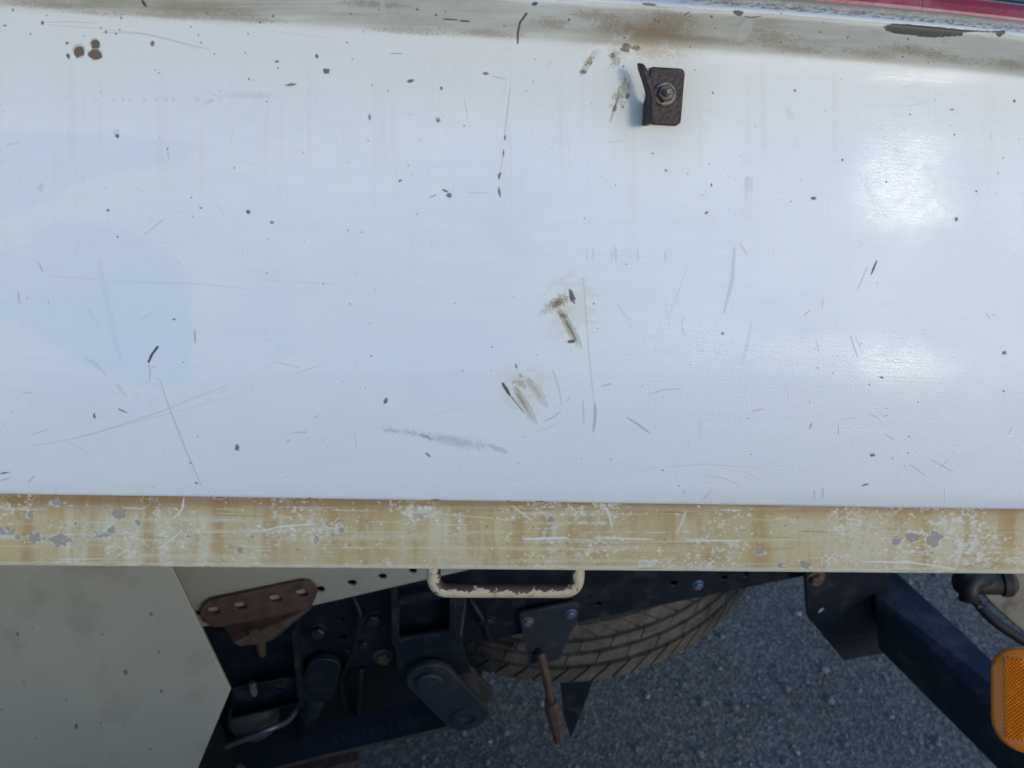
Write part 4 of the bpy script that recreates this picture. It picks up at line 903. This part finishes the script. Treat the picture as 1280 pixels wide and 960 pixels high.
# ---------------------------------------------------------------- rear beam, its end plate, marker lamp, hose
y7 = yc - .03
ep = link('end_plate', plate('end_plate', [X(1007,640,y7), X(1007,724,y7), X(1010,772,y7), X(1055,826,y7), X(1108,816,y7), X(1108,640,y7)], [X(1084,752,y7) + (rpx(3.2, y7),)], y7, .010), NAVY, truck, label='dark navy end plate at the back of the chassis')
bolts(ep, [(1019, 722)], y7 - .0004, RUST, bolt_mesh('plate_bolt', .0095, .008), 1.4)
me = bpy.data.meshes.new('paint_chip'); c = on_y(1026, 763, y7 - .0006)
me.from_pydata([c + Vector((rpx(r * 1.0, y7) * math.cos(a), 0, rpx(r * 1.2, y7) * math.sin(a))) for a, r in ((.2,4.4),(.9,5.2),(1.6,3),(2.6,2.2),(3.6,4.2),(4.2,4.8),(5,3))], [], [tuple(range(7))])
link('paint_chip', me, material('pale_primer', (.32, .33, .34), .7), ep)
d0 = (CAMPOS - on_y(1100, 752, y7 - .011)).dot(BACK); d1 = d0 * .84
def beam(px): # corner rays -> two rings
    a = [on_depth(*q, d) for q, d in zip(px[0], px[2])]; b = [on_depth(*q, d) for q, d in zip(px[1], px[3])]
    b = [p + (q - p) * 1.9 for p, q in zip(a, b)]
    return a, b
ra = [(1092,744),(1112,706),(1124,766),(1098,812)]; rb = [(1240,887),(1247,830),(1262,890),(1240,955)]
a, b = beam((ra, rb, (d0, d0 + .05, d0 + .10, d0 + .03), (d1, d1 + .05, d1 + .10, d1 + .03)))
rb_ = link('rear_beam', hexa('rear_beam', a, b, .004), material('scuffed_navy_beam', (.012, .017, .029), .42, spots=((.10, .085, .08), .50, .80, 16), noise_scale=30, vary=.4, bump=.3, bump_scale=140), truck, label='dark navy box beam running diagonally from the end plate')

# side marker lamp, held by a bracket under the bed
AM = material('amber_lens', (1.0, .31, .02), .2, noise_scale=20, vary=.08)
AM.node_tree.nodes['Principled BSDF'].inputs['Subsurface Weight'].default_value = .25
AM.node_tree.nodes['Principled BSDF'].inputs['Subsurface Radius'].default_value = (.01, .004, .001)
dm = .70
mc = on_depth(1292, 876, dm)
fwd = (CAMPOS - mc).normalized(); nrm = (fwd * .86 - BX * .10 - BY * .25).normalized()
upv = (BZ - nrm * BZ.dot(nrm)).normalized(); rtv = upv.cross(nrm).normalized()
upv = (UP - nrm * UP.dot(nrm)).normalized(); rtv = upv.cross(nrm).normalized()
k = dm / FPX; hw, hh = 45 * k, 63 * k
def rr_ring(w, h, r, d, n=7):
    out = []
    for (sx, sz, a0) in ((1, 1, 0), (-1, 1, 90), (-1, -1, 180), (1, -1, 270)):
        for q in range(n):
            a = math.radians(a0 + 90 * q / (n - 1))
            out.append(mc + rtv * (sx * (w - r) + r * math.cos(a)) + upv * (sz * (h - r) + r * math.sin(a)) + nrm * d)
    return out
def rings(name, rs, cap=True):
    n = len(rs[0]); vs = sum(rs, []); fs = []
    for i in range(len(rs) - 1):
        for j in range(n): fs.append((i * n + j, i * n + (j + 1) % n, (i + 1) * n + (j + 1) % n, (i + 1) * n + j))
    fs.append(tuple((len(rs) - 1) * n + j for j in range(n)))
    if cap: fs.append(tuple(range(n)))
    return mesh(name, vs, fs)
lamp = bpy.data.objects.new('side_marker_lamp', None); COL.objects.link(lamp); lamp.parent = truck; lamp.matrix_parent_inverse = ORIGINS[truck.name]; lamp.location = mc; lamp['label'] = 'amber side marker lamp at the lower right'
LI = Matrix.Translation(mc).inverted()
def lampart(n_, me_, mat_, sm=False):
    o = link(n_, me_, mat_, None, smooth=sm); o.parent = lamp; o.matrix_parent_inverse = LI; return o
r = .026
LENS = AM.copy(); LENS.name = 'amber_rim'; LENS.node_tree.nodes['Mix'].inputs[6].default_value = (.85, .20, .010, 1); LENS.node_tree.nodes['Mix'].inputs[7].default_value = (.95, .25, .014, 1)
lampart('lens', rings('lens', [rr_ring(hw, hh, r, -.006), rr_ring(hw, hh, r, .004), rr_ring(hw - .0008, hh - .0008, r, .0065), rr_ring(hw - .0025, hh - .0025, r - .002, .0078), rr_ring(hw - .0060, hh - .0060, r - .005, .0086), rr_ring(hw - .009, hh - .009, r - .007, .009)]), LENS, False)
lampart('housing', rings('housing', [rr_ring(hw - .010, hh - .006, r - .006, -.022), rr_ring(hw - .004, hh - .001, r - .002, -.0062)]), BLACKRUB)
# prismatic lens: rows of little pyramids
vs, fs = [], []
pitch = .0034; zrow = -hh + .012
ri = 0
while zrow < hh - .012:
    xq = -hw + .0115 + (pitch / 2 if ri % 2 else 0)
    while xq < hw - .0115:
        edge = (abs(zrow) / hh + abs(xq) / hw > 1.42)
        screw = (math.hypot(xq, abs(zrow) - hh + .0165) < .008)
        if not edge and not screw:
            b0 = len(vs); h_ = pitch * .5
            for (a_, c_) in ((0, -h_), (h_, 0), (0, h_), (-h_, 0)): vs.append(mc + rtv * (xq + a_) + upv * (zrow + c_) + nrm * .0091)
            vs.append(mc + rtv * xq + upv * zrow + nrm * .0112)
            fs += [(b0, b0 + 1, b0 + 4), (b0 + 1, b0 + 2, b0 + 4), (b0 + 2, b0 + 3, b0 + 4), (b0 + 3, b0, b0 + 4)]
        xq += pitch
    zrow += pitch / 2; ri += 1
me = bpy.data.meshes.new('prism_grid'); me.from_pydata(vs, [], fs)
o = lampart('prism_grid', me, AM); o['kind'] = 'stuff'
for sgn in (1, -1):
    c = mc + upv * sgn * (hh - .0165) - rtv * .002 + nrm * .0088
    Mx = Matrix(((rtv.x, -nrm.x, upv.x, c.x), (rtv.y, -nrm.y, upv.y, c.y), (rtv.z, -nrm.z, upv.z, c.z), (0, 0, 0, 1)))
    me = lathe_y('screw', [(.0062, .0005), (.0062, -.0006), (.0050, .0012), (.0036, .0014), (.0034, -.0004), (.0028, -.001)], 18); me.transform(Mx)
    lampart('screw', me, material('amber_recess', (.16, .045, .008), .5))
cu = bpy.data.curves.new('t', 'FONT'); cu.body = 'E\nO\n02'; cu.size = .011; cu.extrude = .0004; cu.align_x = 'CENTER'; cu.align_y = 'CENTER'
o = bpy.data.objects.new('t', cu); COL.objects.link(o); dg = bpy.context.evaluated_depsgraph_get(); dg.update()
me = bpy.data.meshes.new_from_object(o.evaluated_get(dg)); bpy.data.objects.remove(o); me.name = 'embossed_mark'; me.materials.clear()
c = mc - rtv * .002 + nrm * .0100
me.transform(Matrix(((rtv.x, upv.x, nrm.x, c.x), (rtv.y, upv.y, nrm.y, c.y), (rtv.z, upv.z, nrm.z, c.z), (0, 0, 0, 1))))
lampart('embossed_mark', me, AM)
lampart('lamp_arm', hexa('lamp_arm', [mc - nrm * .0225 + rtv * s * .012 + upv * t * .012 for s, t in ((-1, -1), (1, -1), (1, 1), (-1, 1))], [on_depth(1300, 905, d1 + .02) + rtv * s * .012 + upv * t * .012 for s, t in ((-1, -1), (1, -1), (1, 1), (-1, 1))], .002), NAVY)

# cylinder, hose and muddy plate at the right edge
def off(p, v): return p + v
dcy = d0 * .97
a, b = on_depth(1196, 728, dcy), on_depth(1252, 729, dcy)
cyl = link('air_cylinder', tube('air_cylinder', [a, a + (b - a) * .05, b], [.017, .021, .021], 22), BLACKRUB, truck, smooth=True, label='black cylinder with a flanged end below the rail')
link('flange_ring', tube('flange_ring', [on_depth(1250, 729, dcy), on_depth(1252, 729, dcy), on_depth(1262, 729, dcy - .004), on_depth(1266, 729, dcy - .004)], [.021, .0245, .0245, .018], 24), material('brown_flange', (.035, .026, .022), .55, vary=.4), cyl)
link('elbow', tube('elbow', fillet([on_depth(1232, 722, dcy - .015), on_depth(1212, 728, dcy - .03), on_depth(1210, 752, dcy - .03)], .012, 6), .0155, 16), BLACKRUB, cyl, smooth=True)
link('hose', tube('hose', fillet([on_depth(1194, 700, dcy + .01), on_depth(1212, 740, dcy - .02), on_depth(1235, 772, dcy - .04), on_depth(1290, 808, dcy - .06), on_depth(1360, 830, dcy - .06)], .03, 8), .0088, 14), BLACKRUB, truck, smooth=True, label='black rubber hose curving down past the amber lamp')
link('rear_bar', tube('rear_bar', [on_depth(1040, 672, d0 * 1.02), on_depth(1450, 672, d0 * 1.045)], .024, 16), NAVY, truck, smooth=True)
link('cylinder_strap', hexa('cylinder_strap', [on_depth(1212, 700, dcy), on_depth(1236, 700, dcy), on_depth(1236, 730, dcy), on_depth(1212, 730, dcy)], [on_depth(1212, 672, d0 * 1.03), on_depth(1236, 672, d0 * 1.03), on_depth(1236, 690, d0 * 1.04), on_depth(1212, 690, d0 * 1.04)], .002), NAVY, truck)
MUD = material('muddy_plate', (.19, .165, .13), .85, spots=((.09, .075, .06), .5, .66, 22), noise_scale=26, vary=.35, bump=.6, bump_scale=90)
link('mud_or_shade_flap', prism('mud_or_shade_flap', [on_depth(*q, d0 * 1.06) for q in ((1222,690),(1226,738),(1240,754),(1262,774),(1283,792),(1420,860),(1420,660))], BACK * -.012, .002), MUD, truck, label='muddy grey brown flap at the right edge under the rail')

# ================================================================== GROUND
g = bpy.data.materials.new('asphalt'); g.use_nodes = True; nt = g.node_tree; N = nt.nodes; L = nt.links; b = N['Principled BSDF']
tc = N.new('ShaderNodeTexCoord')
vo = N.new('ShaderNodeTexVoronoi'); vo.inputs['Scale'].default_value = 130; L.new(tc.outputs['Object'], vo.inputs[0])
no = N.new('ShaderNodeTexNoise'); no.inputs['Scale'].default_value = 46; no.inputs['Detail'].default_value = 10; no.inputs['Roughness'].default_value = .72; L.new(tc.outputs['Object'], no.inputs[0])
n2 = N.new('ShaderNodeTexNoise'); n2.inputs['Scale'].default_value = 3; n2.inputs['Detail'].default_value = 4; L.new(tc.outputs['Object'], n2.inputs[0])
cr = N.new('ShaderNodeValToRGB'); cr.color_ramp.elements[0].position = .15; cr.color_ramp.elements[0].color = (.05, .049, .047, 1); cr.color_ramp.elements[1].position = .95; cr.color_ramp.elements[1].color = (.33, .32, .30, 1)
e = cr.color_ramp.elements.new(.6); e.color = (.14, .136, .13, 1)
sp = N.new('ShaderNodeSeparateColor'); L.new(vo.outputs['Color'], sp.inputs[0])
ad = N.new('ShaderNodeMath'); ad.operation = 'MULTIPLY_ADD'; ad.inputs[1].default_value = .40; L.new(sp.outputs[0], ad.inputs[0])
m5 = N.new('ShaderNodeMath'); m5.operation = 'MULTIPLY'; m5.inputs[1].default_value = .80; L.new(no.outputs['Fac'], m5.inputs[0]); L.new(m5.outputs[0], ad.inputs[2]); L.new(ad.outputs[0], cr.inputs[0])
mm = N.new('ShaderNodeMix'); mm.data_type = 'RGBA'; mm.blend_type = 'MULTIPLY'; mm.inputs[0].default_value = .35; L.new(cr.outputs[0], mm.inputs[6]); L.new(n2.outputs['Fac'], mm.inputs[7]); 
L.new(mm.outputs[2], b.inputs['Base Color']); b.inputs['Roughness'].default_value = .8
bp = N.new('ShaderNodeBump'); bp.inputs['Strength'].default_value = .5; bp.inputs['Distance'].default_value = .005; L.new(vo.outputs['Distance'], bp.inputs['Height'])
bq = N.new('ShaderNodeBump'); bq.inputs['Strength'].default_value = .8; bq.inputs['Distance'].default_value = .006; L.new(no.outputs['Fac'], bq.inputs['Height']); L.new(bp.outputs[0], bq.inputs['Normal']); L.new(bq.outputs[0], b.inputs['Normal'])
me = bpy.data.meshes.new('asphalt_ground'); s = 400
me.from_pydata([(-s, -s, 0), (s, -s, 0), (s, s, 0), (-s, s, 0)], [], [(0, 1, 2, 3)])
o = link('asphalt_ground', me, g); o['kind'] = 'structure'
# unseen wall added behind the camera to shade the underbody
yw = bpy.data.objects.new('yard_wall', hexa('yard_wall', [(-9, -1.7, 0), (WALLX, -1.7, 0), (WALLX, -1.5, 0), (-9, -1.5, 0)], [(-9, -1.7, WALLH), (WALLX, -1.7, WALLH), (WALLX, -1.5, WALLH), (-9, -1.5, WALLH)], .01))  # added unseen wall that shades the underbody
COL.objects.link(yw); yw.data.materials.append(material('shade_wall_grey', (.30, .29, .27), .85, noise_scale=3, vary=.2, bump=.3, bump_scale=40)); yw['kind'] = 'structure'
# loose grit
vs, fs = [], []
R = random.Random(21)
ico = bmesh.new(); bmesh.ops.create_icosphere(ico, subdivisions=1, radius=1); iv = [v.co.copy() for v in ico.verts]; ifs = [[v.index for v in f.verts] for f in ico.faces]; ico.free()
for k in range(5200):
    x, y = R.uniform(-.9, 1.6), R.uniform(.9, 2.9); s = min(.011, .0019 * (1 / max(.02, R.random())) ** .55)
    k0 = len(vs); q = Matrix.Rotation(R.uniform(0, 6.3), 3, 'Z') @ Matrix.Diagonal((R.uniform(.7, 1.4), 1, R.uniform(.5, .8)))
    for v in iv: vs.append(q @ (v * s * R.uniform(.8, 1.15)) + Vector((x, y, s * .25)))
    fs += [[k0 + i for i in f] for f in ifs]
me = bpy.data.meshes.new('loose_grit'); me.from_pydata(vs, [], fs)
o = link('loose_grit', me, material('grit_stone', (.15, .15, .15), .8, spots=((.42, .42, .41), .56, .66, 40), noise_scale=14, vary=.6)); o['kind'] = 'stuff'
bpy.context.view_layer.update()
